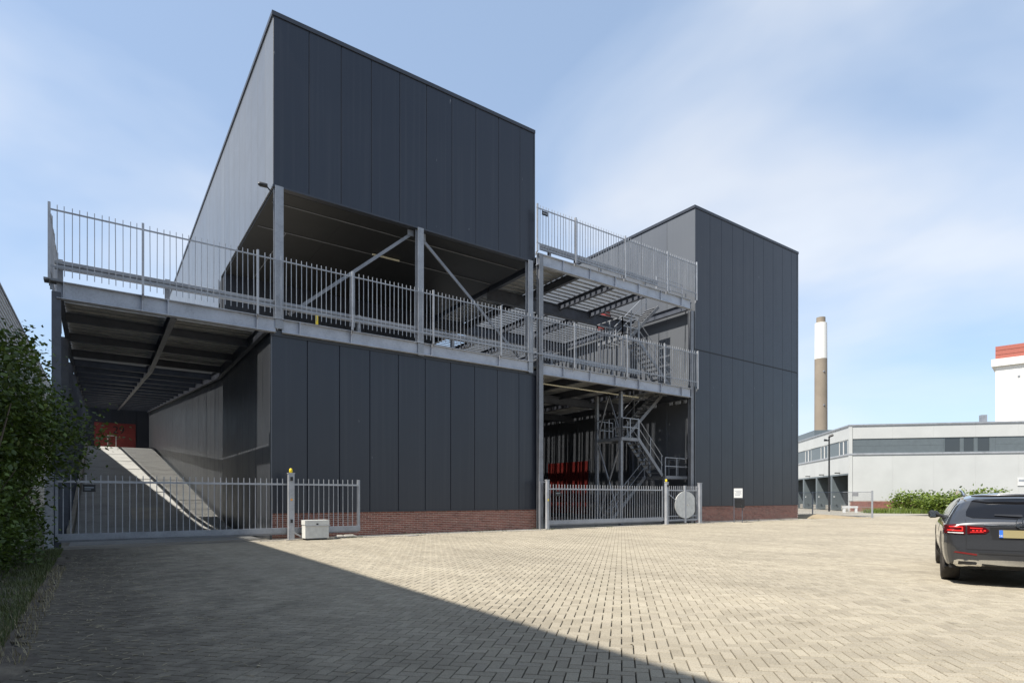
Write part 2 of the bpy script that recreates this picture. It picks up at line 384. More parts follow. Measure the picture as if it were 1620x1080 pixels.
for o_ in (0, 1):
    V_ = paver_verts(o_)
    for far in (0, 1):
        k = rest[(P[rest, 2] == o_) & ((dep[rest] > 60) == bool(far))]
        n = len(k); nv = 4 if far else 12
        vv = np.repeat(V_[None, :nv, :], n, 0).copy()
        if far: vv[:, :, :2] *= 1.03
        vv[:, :, 0] += P[k, 0][:, None]; vv[:, :, 1] += P[k, 1][:, None]
        vv[:, :, 2] += nr.uniform(-0.002, 0.0015, n)[:, None]
        if not far: vv[:, :, 2] += nr.normal(0, 0.0035, n)[:, None] * (vv[:, :, 0] - P[k, 0][:, None]) + nr.normal(0, 0.0035, n)[:, None] * (vv[:, :, 1] - P[k, 1][:, None])
        fs = np.array([PF[0]] if far else PF)
        if o_ == 1: fs = fs[:, ::-1]
        ff = (fs[None] + (np.arange(n) * nv)[:, None, None] + base_i).reshape(-1, 4)
        allv.append(vv.reshape(-1, 3)); allf.append(ff); base_i += n * nv
allv = np.concatenate(allv); allf = np.concatenate(allf)
me = bpy.data.meshes.new('pavers'); me.vertices.add(len(allv)); me.vertices.foreach_set('co', allv.ravel())
me.loops.add(allf.size); me.loops.foreach_set('vertex_index', allf.ravel().astype(np.int32))
me.polygons.add(len(allf)); me.polygons.foreach_set('loop_start', np.arange(0, allf.size, 4, dtype=np.int32)); me.polygons.foreach_set('loop_total', np.full(len(allf), 4, dtype=np.int32))
me.materials.append(M.pavers); me.shade_flat(); me.update(); me.validate()
if me.polygons[0].normal.z < 0: me.flip_normals()
tag(put('pavers', me, paving), kind='stuff')
# concrete strip along the foot of the buildings, in slabs
strip = tag(B('footpath', M.conc, None, -0.9, 19.28, -0.04, 37.2, 20.6, -0.012), 'narrow concrete strip along the foot of the dark walls', kind='structure')
x = 4.2
sl = None
while x < 37:
    B('slab', M.conc, strip, x, 19.16 + rng.uniform(0, .02), -0.03, x + 0.99, 19.52, 0.004 + rng.uniform(0, .006)); x += 1.0
t = thing('drain_grate', 'small dark drain grate in the paving before the brick plinth', 'drain', loc=(9.15, 18.95, 0))
B('frame', M.darksteel, t, -0.22, -0.16, -0.02, 0.22, 0.16, 0.006)
for k in range(6): B('slat', M.galvdull, t, -0.19 + k * 0.066, -0.13, 0.006, -0.155 + k * 0.066, 0.13, 0.012)
# bay floor, concrete
tag(B('bay_floor', M.conc, None, 15.5, 20.6, -0.04, 26.3, 41, 0.0), 'concrete floor of the open bay behind the right gate', kind='structure')
# ramp under the left deck
rp_ = MB(); Y0, Y1, ZT = 24.0, 70.0, 6.35
pr_ = [(20.6, -0.004), (24.0, 0.0), (27.0, 0.22), (66.0, 6.1), (70.0, 6.35), (73.5, 6.4)]
def rampz(y):
    for (a, za), (b_, zb) in zip(pr_, pr_[1:]):
        if y <= b_: return za + (zb - za) * (y - a) / (b_ - a)
    return 6.4
rampo = thing('ramp', 'long concrete ramp rising to the red door numbered 29', None); rampo['kind'] = 'structure'
y = 20.6
while y < 73.4:
    y2 = min(y + 3.0, 73.4); m = MB()
    for yy in (y, y2 - 0.03):
        z = rampz(yy); m.v += [(-0.62, yy, z), (4.45, yy, z), (4.45, yy, z - 0.3), (-0.62, yy, z - 0.3)]
    m.f += [(0, 1, 5, 4), (1, 2, 6, 5), (3, 0, 4, 7), (0, 3, 2, 1), (4, 5, 6, 7)]
    m.obj('ramp_slab', M.ramp, rampo); y = y2
m = MB()
for s_ in (-0.72, 4.45):
    for yy in pr_[1:]:
        pass
for (a, za), (b_, zb) in zip(pr_[1:], pr_[2:]):
    m.bar((-0.70, a, za + 0.05), (-0.70, b_, zb + 0.05), 0.14, 0.5)
m.obj('ramp_kerb', M.conc, rampo)
m = MB()
for yy in (27.2, 31.4):
    z = rampz(yy) + 0.012; m.v += [(1.25, yy, z), (2.45, yy, z)]
m.f.append((0, 1, 3, 2)); m.obj('concrete_patch', M.slab, rampo)

# ================================================================== BUILDINGS
def panel_mesh(w, h, t=0.05, axis='x', gap=0.009):
    """one cladding panel with slightly folded long edges; origin at its lower corner on the outer plane"""
    e = 0.012; m = MB()
    a = [(gap/2, 0.012), (gap/2 + e, 0.0), (w - gap/2 - e, 0.0), (w - gap/2, 0.012), (w - gap/2, t), (gap/2, t)]
    for z in (0, h):
        for p, q in a: m.v.append((p, q, z) if axis == 'x' else (q, p, z))
    n = 6
    m.f += [tuple(range(n)), tuple(range(2*n-1, n-1, -1))] + [(k, n+k, n+(k+1) % n, (k+1) % n) for k in range(n)]
    if axis == 'x': m.f = [f[::-1] for f in m.f]
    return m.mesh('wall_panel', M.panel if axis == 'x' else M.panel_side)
def panels_x(parent, x0, x1, first, w, y, z0, z1):
    xs = [x0]; x = first
    while x < x1 - 0.25: xs.append(x); x += w
    xs.append(x1); cache = {}
    for a, b_ in zip(xs, xs[1:]):
        k = round(b_ - a, 3)
        if k not in cache: cache[k] = panel_mesh(k, z1 - z0)
        put('wall_panel', cache[k], parent, (a, y, z0))
def panels_y(parent, y0, y1, w, x, z0, z1):          # faces -X
    y = y0; cache = {}
    while y < y1 - 0.05:
        k = round(min(w, y1 - y), 3)
        if k not in cache: cache[k] = panel_mesh(k, z1 - z0, axis='y')
        put('wall_panel', cache[k], parent, (x, y, z0)); y += w
brick_n = [0]
def plinth(parent, x0, x1, y, h):
    core = B('plinth', M.mortar, parent, x0 + 0.004, y + 0.006, -0.05, x1 - 0.004, y + 0.25, h)
    bl, bh = 0.226, 0.0685; rows = int(h / bh)
    me = MB().box(-bl/2 + 0.007, 0, 0.008, bl/2 - 0.007, 0.05, bh - 0.008).mesh('brick', M.brick)
    hm = MB().box(-bl/4 + 0.005, 0, 0.005, bl/4 - 0.005, 0.05, bh - 0.005).mesh('brick', M.brick)
    big = MB()
    for r in range(rows):
        z = r * bh + (h - rows * bh); x = x0 + (bl/2 if r % 2 == 0 else 0); 
        if r % 2: 
            pass
        while x < x1 - 0.02:
            a = max(x - bl/2, x0); b_ = min(x + bl/2, x1)
            if b_ - a > 0.06:
                yy = y + rng.uniform(-0.003, 0.002)
                if brick_n[0] < 300 and r >= 0 and b_ - a > 0.2:
                    put('brick', me, core, ((a + b_) / 2, yy, z)); brick_n[0] += 1
                else: big.box(a + 0.007, yy, z + 0.008, b_ - 0.007, yy + 0.05, z + bh - 0.008)
            x += bl
    tag(big.obj('bricks', M.bricks, core), kind='stuff')
# ---------------- dark storage building (lower box, open level, upper box)
wb = thing('storage_building', 'dark storage building with raised upper box over an open parking level', 'building', loc=(4.62, 20, 0))
def rel(o, e):   # keep world placement for parts built in world coordinates
    return o
wbp = thing('storage_building', '', ''); bpy.data.objects.remove(wbp)
wb.location = (0, 0, 0)
B('core', M.joint, wb, 4.68, 20.05, 0.03, 15.49, 36.0, 6.60)
B('core', M.joint, wb, 4.68, 36.0, 0.03, 15.49, 74.0, 6.60)
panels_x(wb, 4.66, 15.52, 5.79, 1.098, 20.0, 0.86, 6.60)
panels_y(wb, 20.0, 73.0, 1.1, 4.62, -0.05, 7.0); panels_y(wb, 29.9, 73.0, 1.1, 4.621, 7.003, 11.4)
B('cap_flashing', M.flash, wb, 4.60, 19.965, 6.60, 15.56, 20.25, 6.80)
B('corner_trim', M.flash, wb, 15.50, 19.985, 0.86, 15.58, 20.2, 6.60)
B('drip_edge', M.flash, wb, 4.64, 19.96, 0.835, 15.56, 20.04, 0.865)
plinth(wb, 4.66, 15.56, 20.005, 0.84)
B('floor', M.conc, wb, 4.74, 20.25, 6.80, 15.55, 74, 7.10)
# upper box
B('core', M.joint, wb, 4.76, 20.06, 11.55, 15.34, 29.0, 17.0)
B('core', M.joint, wb, 4.76, 29.06, 7.12, 15.34, 74.0, 17.0)
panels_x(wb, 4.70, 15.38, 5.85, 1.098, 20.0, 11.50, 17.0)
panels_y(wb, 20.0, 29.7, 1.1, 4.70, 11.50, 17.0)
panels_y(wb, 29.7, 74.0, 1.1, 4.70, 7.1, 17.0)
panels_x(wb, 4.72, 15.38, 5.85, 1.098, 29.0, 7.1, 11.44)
B('cap_flashing', M.flash, wb, 4.68, 19.96, 16.99, 15.42, 20.2, 17.13)
B('cap_flashing', M.flash, wb, 4.655, 19.96, 16.99, 4.68, 74, 17.13)
B('roof', M.flash, wb, 4.68, 20.2, 16.99, 15.42, 74, 17.08)
B('corner_trim', M.flash, wb, 15.36, 19.985, 11.5, 15.42, 20.3, 16.99)
B('drip_edge', M.flash, wb, 4.68, 19.965, 11.44, 15.42, 20.2, 11.50)
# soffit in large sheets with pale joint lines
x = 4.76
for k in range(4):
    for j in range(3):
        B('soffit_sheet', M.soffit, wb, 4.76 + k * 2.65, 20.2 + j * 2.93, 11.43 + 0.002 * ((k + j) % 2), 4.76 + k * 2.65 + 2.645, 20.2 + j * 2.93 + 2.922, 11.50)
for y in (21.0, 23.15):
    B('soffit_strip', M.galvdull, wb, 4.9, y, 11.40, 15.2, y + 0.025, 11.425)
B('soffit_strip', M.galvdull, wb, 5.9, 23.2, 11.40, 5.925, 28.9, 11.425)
# front columns and braces of the open level
for i, (x, w) in enumerate(((4.86, 0.26), (9.93, 0.24), (15.10, 0.24))):
    m = MB(); m.ibeam((x, 19.98, 6.66 if i else 6.82), (x, 19.98, 11.44), w, 0.24, 0.016, up=(0, 1, 0)); m.obj('column', M.galv, wb)
    m = MB(); m.box(x - 0.17, 19.84, 7.12, x + 0.17, 20.12, 7.14); m.obj('base_plate', M.galvdull, wb)
MB().bar((9.75, 20.25, 11.32), (5.25, 20.25, 7.45), 0.11, 0.05, (0, 1, 0)).obj('brace', M.galvdull, wb)
MB().bar((10.12, 20.25, 11.25), (14.75, 20.25, 7.35), 0.11, 0.05, (0, 1, 0)).obj('brace', M.galvdull, wb)
B('gusset', M.galvdull, wb, 9.55, 20.2, 11.2, 9.8, 20.22, 11.42); B('gusset', M.galvdull, wb, 10.06, 20.2, 11.15, 10.3, 20.22, 11.42)
B('downpipe', M.galv, wb, 15.60, 20.0, 0.05, 15.68, 20.08, 6.6)
# lamp on the soffit, dark camera on the corner
m = MB(); m.box(9.3, 23.0, 11.35, 10.5, 23.07, 11.40); t_ = tag(m.obj('tube_lamp', M.lamp), 'long pale tube lamp under the soffit of the raised box', 'lamp')
t = thing('security_camera', 'small black camera on the lower left corner of the raised box', 'camera', loc=(4.5, 20.02, 11.36))
MB().tube([(-0.26, 0, 0.03), (-0.20, 0, 0.04), (0.02, 0, 0.05)], [0.035, 0.075, 0.07], 10).obj('camera_body', M.black, t, True)
MB().bar((0.0, 0, 0.03), (0.14, 0, -0.1), 0.035).obj('bracket', M.black, t)

# ---------------- tower
tb = thing('tower_building', 'tall dark clad tower with brick plinth standing right of the stairs', 'building')
B('core', M.joint, tb, 26.36, 20.06, 0.03, 36.64, 44.0, 16.9)
panels_x(tb, 26.34, 36.66, 27.6, 1.04, 20.0, 9.35, 16.95); panels_x(tb, 26.34, 36.66, 27.6, 1.04, 20.0, 0.90, 9.30)
B('seam_flashing', M.joint, tb, 26.32, 19.992, 9.296, 36.70, 20.06, 9.354)
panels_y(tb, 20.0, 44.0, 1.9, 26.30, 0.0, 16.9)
B('cap_flashing', M.flash, tb, 26.28, 19.965, 16.93, 36.74, 20.3, 17.08); B('cap_flashing', M.flash, tb, 26.25, 19.965, 16.93, 26.28, 44, 17.08)
B('roof', M.flash, tb, 26.28, 20.3, 16.93, 36.74, 44, 17.02)
B('corner_trim', M.flash, tb, 36.60, 19.985, 0.9, 36.72, 44, 16.93)
B('drip_edge', M.flash, tb, 26.34, 19.96, 0.875, 36.72, 20.04, 0.905)
plinth(tb, 26.34, 36.74, 20.005, 0.88)
def roller_door(y0, y1, z0, z1, x=26.24):
    t = thing('roller_door', 'x', 'door', loc=(0, 0, 0))
    n = int((y1 - y0) / 0.42); w = (y1 - y0) / n
    for k in range(n): B('door_panel', M.red, t, x, y0 + k * w + 0.006, z0, x + 0.05, y0 + (k + 1) * w - 0.006, z1)
    B('door_frame', M.darksteel, t, x - 0.02, y0 - 0.12, z0, x + 0.055, y0 - 0.005, z1 + 0.12); B('door_frame', M.darksteel, t, x - 0.02, y1 + 0.005, z0, x + 0.055, y1 + 0.12, z1 + 0.12)
    return t
roller_door(28.3, 32.5, 0.3, 3.75)['label'] = 'red door at ground level deep inside the bay behind the right gate'
t = thing('hose_cabinet', 'small red cabinet on the upper deck behind the crash barrier', 'cabinet')
B('body', M.red, t, 25.85, 26.3, 11.9, 26.22, 27.0, 12.95); B('door_leaf', M.red, t, 25.83, 26.34, 11.96, 25.848, 26.96, 12.9); B('handle', M.galv, t, 25.80, 26.4, 12.4, 25.828, 26.44, 12.55)

# ================================================================== STEEL DECKS
def edge_beam(parent, x0, x1, y, zt, h, stiff=()):
    MB().ibeam((x0, y, zt - h/2), (x1, y, zt - h/2), 0.2, h, 0.02).obj('edge_beam', M.beam, parent)
    for x in stiff: B('stiffener', M.beam, parent, x - 0.012, y - 0.098, zt - h + 0.02, x + 0.012, y - 0.011, zt - 0.02)
def plank_mesh(L, w, d, t=0.012, slats=()):
    """U-shaped steel deck plank along X, top at z = 0"""
    m = MB(); m.box(0, 0, -t, L, w, 0); m.box(0, 0, -d, L, t, -t); m.box(0, w - t, -d, L, w, -t)
    for a, b_ in slats: m.box(0, a, -0.03, L, b_, -0.004)
    return m.mesh('deck_plank', M.deckp)
# left deck over the ramp
ld = thing('ramp_deck', 'steel deck roofing the ramp at left, rising towards the back', 'deck')
edge_beam(ld, -0.85, 4.75, 19.9, 7.14, 0.46, (-0.7, 1.09, 1.73, 4.17))
def ldz(y): return 7.14 if y < 29 else 7.14 + (y - 29) / 43 * 3.6
pm_ = MB()
for k in range(4): pm_.box(0, k * 0.1075, -0.035 - 0.03 * (k % 2), 2.62, k * 0.1075 + 0.074, -0.03 * (k % 2))
pmesh = pm_.mesh('deck_plank', M.deckp)
psolid = MB().box(0, 0, -0.03, 2.62, 0.215, 0).box(0, 0.215, -0.06, 2.62, 0.428, -0.02).mesh('deck_plank', M.deckp)
y = 20.1
while y < 72.6:
    for xx in (-0.75, 1.95):
        put('deck_plank', psolid if 21.6 < y < 28.4 else pmesh, ld, (xx, y, ldz(y)))
    y += 0.43
for xx, w, hh in ((-0.80, 0.12, 0.18), (1.90, 0.16, 0.36), (4.48, 0.14, 0.36)):
    zc = 7.02 - hh / 2; m = MB(); m.ibeam((xx, 20.0, zc), (xx, 29, zc), w, hh); m.ibeam((xx, 29, zc), (xx, 72.6, ldz(72.6) - 0.12 - hh / 2), w, hh); m.obj('girder', M.darksteel, ld)
y = 22.6
while y < 72:
    MB().ibeam((-0.75, y, ldz(y) - 0.26), (4.45, y, ldz(y) - 0.26), 0.13, 0.27).obj('cross_beam', M.darksteel, ld); y += 2.72
y = 19.98
i = 0
while y < 72:
    MB().ibeam((-0.86, y, -0.05 if y < 25 else rampz(y) - 0.4), (-0.86, y, ldz(y) - 0.28), 0.2, 0.24, 0.016, up=(0, 1, 0)).obj('column', M.darksteel, ld)
    y += 5.45
m = MB(); m.bar((4.55, 20.1, 7.17), (4.55, 29, 7.17), 0.16, 0.05); m.bar((4.55, 29, 7.17), (4.55, 72.6, ldz(72.6) + 0.03), 0.16, 0.05); m.obj('sun_leak_strip', M.flash, ld)  # strip added to block sun leaking between deck planks and wall
B('end_bracket', M.galvdull, ld, -1.12, 19.72, 7.10, -0.72, 20.05, 7.16)
# end wall of the ramp with the numbered red door
ew = thing('end_wall', 'black end wall at the top of the ramp', 'wall')
panels_x(ew, -1.3, 4.62, 0.2, 1.1, 73.0, 6.0, 11.2); B('core', M.joint, ew, -1.4, 73.06, 5.5, 4.75, 73.3, 11.2)
rd = thing('red_door', 'red overhead door numbered 29 at the top of the ramp', 'door')
for k in range(5): B('door_panel', M.red, rd, -0.11, 72.93, 6.38 + k * 0.53, 3.42, 72.98, 6.38 + k * 0.53 + 0.524)
m = MB(); m.box(0.98, 72.90, 6.40, 1.05, 72.928, 7.75); m.box(1.68, 72.90, 6.40, 1.75, 72.928, 7.75); m.box(1.05, 72.90, 7.68, 1.68, 72.928, 7.75); m.obj('wicket_frame', M.white, rd)
text('door_number', '29', M.ink, rd, (1.95, 72.90, 8.30), (R(90), 0, 0), 1.05)
# lower deck between the boxes
def brk(parent, x, y, z):   # triangular fence bracket
    m = MB(); m.v += [(x - 0.01, y, z), (x - 0.01, y - 0.16, z), (x - 0.01, y, z - 0.17), (x + 0.01, y, z), (x + 0.01, y - 0.16, z), (x + 0.01, y, z - 0.17)]
    m.f += [(0, 1, 2), (5, 4, 3), (0, 3, 4, 1), (1, 4, 5, 2), (2, 5, 3, 0)]; m.obj('bracket', M.galvdull, parent)
d1 = thing('lower_deck', 'lower steel parking deck between the two dark boxes', 'deck')
edge_beam(d1, 4.95, 15.0, 19.92, 7.14, 0.44, (5.5, 7.24, 10.37, 13.46)); edge_beam(d1, 15.68, 25.78, 19.92, 7.14, 0.48, [16.9 + 1.62 * k for k in range(6)])
pl1 = plank_mesh(10.5, 0.22, 0.10, slats=[(0.245 + k * 0.083, 0.305 + k * 0.083) for k in range(4)])
y = 20.15
while y < 40:
    put('deck_plank', pl1, d1, (15.75, y, 7.14)); y += 0.57
for xx in (15.75, 18.1, 20.4, 22.6, 25.9): MB().ibeam((xx, 20.0, 6.80), (xx, 40, 6.80), 0.18, 0.36).obj('girder', M.darksteel, d1)
for yy in (24.2, 29.5, 35): MB().ibeam((15.8, yy, 6.55), (26.0, yy, 6.55), 0.18, 0.42).obj('cross_beam', M.darksteel, d1)
for xx, yy, top in ((15.57, 19.84, 11.8), (25.92, 19.98, 11.3)):
    MB().ibeam((xx, yy, -0.02), (xx, yy, top), 0.22, 0.20, 0.016, up=(0, 1, 0)).obj('column', M.galvdull, d1)
for xx in (25.92,):
    for yy in (24.2, 34.0): MB().ibeam((xx, yy, 0), (xx, yy, 11.3), 0.2, 0.2).obj('column', M.darksteel, d1)
B('lamp_strip', M.lamp, d1, 16.0, 21.0, 6.52, 23.0, 21.06, 6.57)
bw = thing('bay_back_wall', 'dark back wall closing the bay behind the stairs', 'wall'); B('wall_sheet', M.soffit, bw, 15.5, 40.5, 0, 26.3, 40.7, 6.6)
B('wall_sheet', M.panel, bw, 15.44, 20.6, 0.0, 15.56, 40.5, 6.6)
# upper deck
d2 = thing('upper_deck', 'upper slatted steel deck between the two dark boxes', 'deck')
edge_beam(d2, 15.45, 25.78, 19.92, 11.84, 0.50, [16.9 + 1.62 * k for k in range(6)])
pa = plank_mesh(4.45, 0.15, 0.02, 0.008); pb = plank_mesh(2.35, 0.37, 0.06); pc = plank_mesh(3.2, 0.15, 0.02, 0.008)
y = 20.1
while y < 36:
    put('deck_plank', pb, d2, (15.72, y, 11.86)); put('deck_plank', pa, d2, (18.1, y, 11.86))
    if not 20.4 < y < 22.9: put('deck_plank', pc, d2, (22.56, y, 11.86))
    y += 0.40
for xx in (15.8, 18.1, 20.35, 22.55, 25.95): MB().ibeam((xx, 20.0, 11.60), (xx, 36, 11.60), 0.18, 0.36).obj('girder', M.darksteel, d2)
for yy in (24.2, 30.0, 36.0): MB().ibeam((15.7, yy, 11.35), (25.9, yy, 11.35), 0.2, 0.62).obj('cross_beam', M.darksteel, d2)

# ================================================================== FENCES
bar_cache = {}
def palisade(label, group, a, b_, z, h, posts, post_top=0.15, bar_w=0.0185, spacing=0.163, rail_lo=0.34, rail_hi=1.83, bar_lo=0.10, skip=None, brackets=True, mat=None):
    a = Vector((*a, 0)); b_ = Vector((*b_, 0)); d = (b_ - a); Ln = d.length; d.normalize()
    t = thing('palisade_fence', label, 'fence', group)
    for zz in (rail_lo, rail_hi): MB().bar(a + Vector((0, 0, z + zz)), b_ + Vector((0, 0, z + zz)), 0.03, 0.038).obj('rail', M.galv, t)
    key = (bar_w, h, bar_lo)
    if key not in bar_cache: bar_cache[key] = MB().box(-bar_w/2, -bar_w/2, bar_lo, bar_w/2, bar_w/2, h).mesh('bar', M.galvlight)
    s = spacing
    while s < Ln - 0.05:
        if all(abs(s - p) > 0.07 for p in posts):
            p = a + d * (s + rng.uniform(-.004, .004)); put('bar', bar_cache[key], t, (p.x, p.y, z + rng.uniform(-.006, .006)), (rng.gauss(0, .003), rng.gauss(0, .003), rng.uniform(-.1, .1)))
        s += spacing
    for p in posts:
        q = a + d * p; MB().box(q.x - 0.03, q.y - 0.03, z - 0.02, q.x + 0.03, q.y + 0.03, z + h + 0.04).obj('post', M.galvlight, t)
        if brackets: brk(t, q.x, q.y + 0.12, z + 0.0)
    return t
FG = 'galvanised bar fences along the deck edges'
palisade('galvanised bar fence along the front edge of the lower deck', FG, (-1.0, 19.7), (15.42, 19.7), 7.14, 1.97, (0.0, 2.1, 5.17, 8.24, 11.37, 14.46))
palisade('galvanised bar fence along the lower deck in front of the stairs', FG, (15.42, 19.7), (26.2, 19.7), 7.14, 1.97, (2.0, 5.35, 8.05, 10.72))
palisade('short galvanised bar fence seen end on at the far left deck corner', FG, (-1.0, 19.75), (-1.0, 26.2), 7.14, 1.97, (0.9, 3.9, 6.3), brackets=False)
palisade('galvanised bar fence along the front edge of the upper deck', FG, (15.30, 19.7), (26.1, 19.7), 11.84, 1.97, (0.03, 2.2, 5.35, 8.4, 10.75))
t = thing('notice_plate', 'small dark notice plate at the left end of the upper deck fence', 'sign'); B('plate', M.black, t, 15.55, 19.66, 13.42, 15.87, 19.675, 13.6); B('print', M.grid, t, 15.59, 19.655, 13.49, 15.83, 19.66, 13.53)
# crash barriers
def barrier(label, x0, x1, y, z, posts, top=0.62):
    t = thing('crash_barrier', label, 'crash barrier', 'galvanised crash barriers on the decks')
    m = MB(); pr = [(0, 0), (0.05, 0.02), (0.05, 0.10), (0.015, 0.13), (0.05, 0.16), (0.05, 0.24), (0, 0.26)]
    for x in (x0, x1): m.v += [(x, y - 0.06 - q, z + top - 0.26 + zz) for q, zz in pr] + [(x, y - 0.055, z + top - 0.26 + zz) for q, zz in pr[::-1]]
    n = 14; m.f += [(k, n + k, n + (k+1) % n, (k+1) % n) for k in range(n)]; m.f += [tuple(range(n))[::-1], tuple(range(n, 2*n))]
    m.obj('rail', M.galv, t)
    for p in posts: MB().ibeam((p, y, z - 0.25), (p, y, z + top + 0.03), 0.12, 0.12, 0.01, up=(0, 1, 0)).obj('post', M.galvdull, t)
barrier('galvanised crash barrier along the front of the lower deck', -0.9, 15.2, 20.08, 7.14, (-0.78, 1.73, 7.6, 11.4))
barrier('galvanised crash barrier on the lower deck before the stairs', 15.9, 22.3, 20.35, 7.14, [16.6 + 1.9 * k for k in range(3)])
barrier('galvanised crash barrier along the front of the upper deck', 15.9, 23.6, 20.35, 11.86, [16.5 + 1.55 * k for k in range(5)])
B('marker', M.yellow, ld, 5.98, 19.70, 7.12, 6.06, 19.74, 7.42).parent = d1

# ================================================================== STAIRS
def flight(t, x0, z0, x1, z1, ya, yb, sides=(0, 1), rail=1.0, mat=None):
    mat = mat or M.galv
    for y in (ya, yb): MB().bar((x0, y, z0), (x1, y, z1), 0.03, 0.17, (0, 0, 1)).obj('stringer', M.galvdull, t)
    n = max(3, int(abs(z1 - z0) / 0.185)); me = MB().box(-0.13, ya + 0.02, -0.035, 0.13, yb - 0.02, 0).mesh('tread', M.galvdull)
    for k in range(n):
        f = (k + 0.5) / n; put('tread', me, t, (x0 + (x1 - x0) * f, 0, z0 + (z1 - z0) * f + 0.06))
    for s in sides:
        y = (ya, yb)[s]; m = MB()
        for hgt in (rail, rail * 0.55): m.tube([(x0, y, z0 + hgt), (x1, y, z1 + hgt)], 0.022, 6)
        m.obj('handrail', mat, t)
        for f in (0.04, 0.5, 0.96):
            X = x0 + (x1 - x0) * f; Z = z0 + (z1 - z0) * f; MB().bar((X, y, Z), (X, y, Z + rail), 0.04).obj('baluster', mat, t)
def landing(t, x0, x1, y0, y1, z, open_=''):
    MB().box(x0, y0, z - 0.16, x1, y0 + 0.03, z).box(x0, y1 - 0.03, z - 0.16, x1, y1, z).box(x0, y0 + 0.03, z - 0.16, x0 + 0.03, y1 - 0.03, z).box(x1 - 0.03, y0 + 0.03, z - 0.16, x1, y1 - 0.03, z).obj('landing_frame', M.galvdull, t)
    m = MB(); x = x0 + 0.05
    while x < x1 - 0.04: m.box(x, y0 + 0.03, z - 0.03, x + 0.012, y1 - 0.03, z - 0.003); x += 0.05
    m.obj('grating', M.galvdull, t)
    for side, a, b_ in (('f', (x0, y0), (x1, y0)), ('b', (x0, y1), (x1, y1)), ('l', (x0, y0), (x0, y1)), ('r', (x1, y0), (x1, y1))):
        if side in open_: continue
        m = MB()
        for hgt in (0.95, 0.5): m.bar((*a, z + hgt), (*b_, z + hgt), 0.04)
        m.obj('handrail', M.galv, t)
        for f in (0, 0.5, 1): MB().bar((a[0] + (b_[0]-a[0]) * f, a[1] + (b_[1]-a[1]) * f, z), (a[0] + (b_[0]-a[0]) * f, a[1] + (b_[1]-a[1]) * f, z + 0.95), 0.045).obj('baluster', M.galv, t)
st = thing('staircase', 'galvanised staircase zigzagging from the bay floor to the lower deck', 'staircase', 'steel staircases')
landing(st, 24.3, 26.1, 20.35, 21.6, 2.5, 'lb')
flight(st, 24.3, 2.5, 21.6, 0.05, 21.7, 22.5, (0,))
flight(st, 24.2, 2.5, 22.35, 4.35, 20.45, 21.25)
landing(st, 21.2, 22.35, 20.45, 22.25, 4.35, 'r')
flight(st, 22.4, 4.40, 25.5, 7.14, 21.4, 22.2, (1,))
for y in (20.55, 22.25): MB().ibeam((21.22, y, 0), (21.22, y, 6.6), 0.15, 0.15, 0.012).obj('support_post', M.galvdull, st)
MB().bar((21.25, 20.6, 4.1), (21.25, 22.2, 0.2), 0.07).obj('brace', M.galvdull, st); MB().bar((21.25, 22.2, 4.1), (21.25, 20.6, 0.2), 0.07).obj('brace', M.galvdull, st)
MB().bar((21.25, 20.6, 4.5), (21.25, 21.4, 6.5), 0.06).obj('brace', M.galvdull, st); MB().bar((21.25, 22.2, 4.5), (21.25, 21.42, 6.5), 0.06).obj('brace', M.galvdull, st)
MB().ibeam((24.32, 20.45, 0), (24.32, 20.45, 2.34), 0.12, 0.12).obj('support_post', M.galvdull, st)
s2 = thing('staircase', 'galvanised staircase rising from the lower deck to the upper deck', 'staircase', 'steel staircases')
flight(s2, 25.3, 7.2, 22.65, 9.45, 20.75, 21.55)
landing(s2, 21.5, 22.65, 20.7, 22.5, 9.45, 'r')
flight(s2, 22.7, 9.5, 25.3, 11.84, 21.65, 22.45, (1,))
for y in (20.8, 22.4): MB().ibeam((21.55, y, 7.14), (21.55, y, 9.3), 0.12, 0.12).obj('support_post', M.galvdull, s2)
# rail round the stair opening on the upper deck
t = thing('guard_rail', 'galvanised rail round the stair opening on the upper deck', 'railing')
for x in (23.9, 25.0, 26.0): MB().bar((x, 20.6, 11.86), (x, 20.6, 12.9), 0.05).obj('post', M.galvlight, t)
for z in (12.88, 12.4): MB().bar((23.9, 20.6, z), (26.0, 20.6, z), 0.04).obj('rail', M.galvlight, t)

# ================================================================== GATES
GB = 0.163
def gate_leaf(t, x0, x1, y, zb, zt, zrail, beam=0.17):
    B('bottom_beam', M.galv, t, x0, y - 0.06, zb, x1, y + 0.06, zb + beam)
    B('track_lip', M.galvdull, t, x0 + 0.05, y - 0.035, zb - 0.05, x1 - 0.05, y + 0.035, zb)
    B('top_rail', M.galvlight, t, x0, y - 0.025, zrail - 0.028, x1, y + 0.025, zrail + 0.028)
    for x in (x0 + 0.03, x1 - 0.03): B('end_post', M.galv, t, x - 0.03, y - 0.034, zb + beam, x + 0.03, y + 0.034, zt)
    me = MB().box(-0.0105, -0.0105, zb + beam, 0.0105, 0.0105, zt).mesh('bar', M.galvlight); x = x0 + GB
    while x < x1 - 0.08: put('bar', me, t, (x + rng.uniform(-.004, .004), y, 0), (0, rng.gauss(0, .002), rng.uniform(-.08, .08))); x += GB
g1 = thing('sliding_gate', 'wide galvanised sliding gate across the ramp entrance at left', 'gate', 'galvanised sliding gates')
gate_leaf(g1, -0.86, 7.38, 19.4, 0.22, 1.95, 1.77)
t = thing('notice_plate', 'dark notice plate hanging on the left sliding gate', 'sign'); B('plate', M.black, t, -0.28, 19.355, 1.50, 0.0, 19.366, 1.70); B('print', M.grid, t, -0.24, 19.35, 1.60, -0.04, 19.354, 1.63); B('print', M.grid, t, -0.24, 19.35, 1.55, -0.10, 19.354, 1.57)
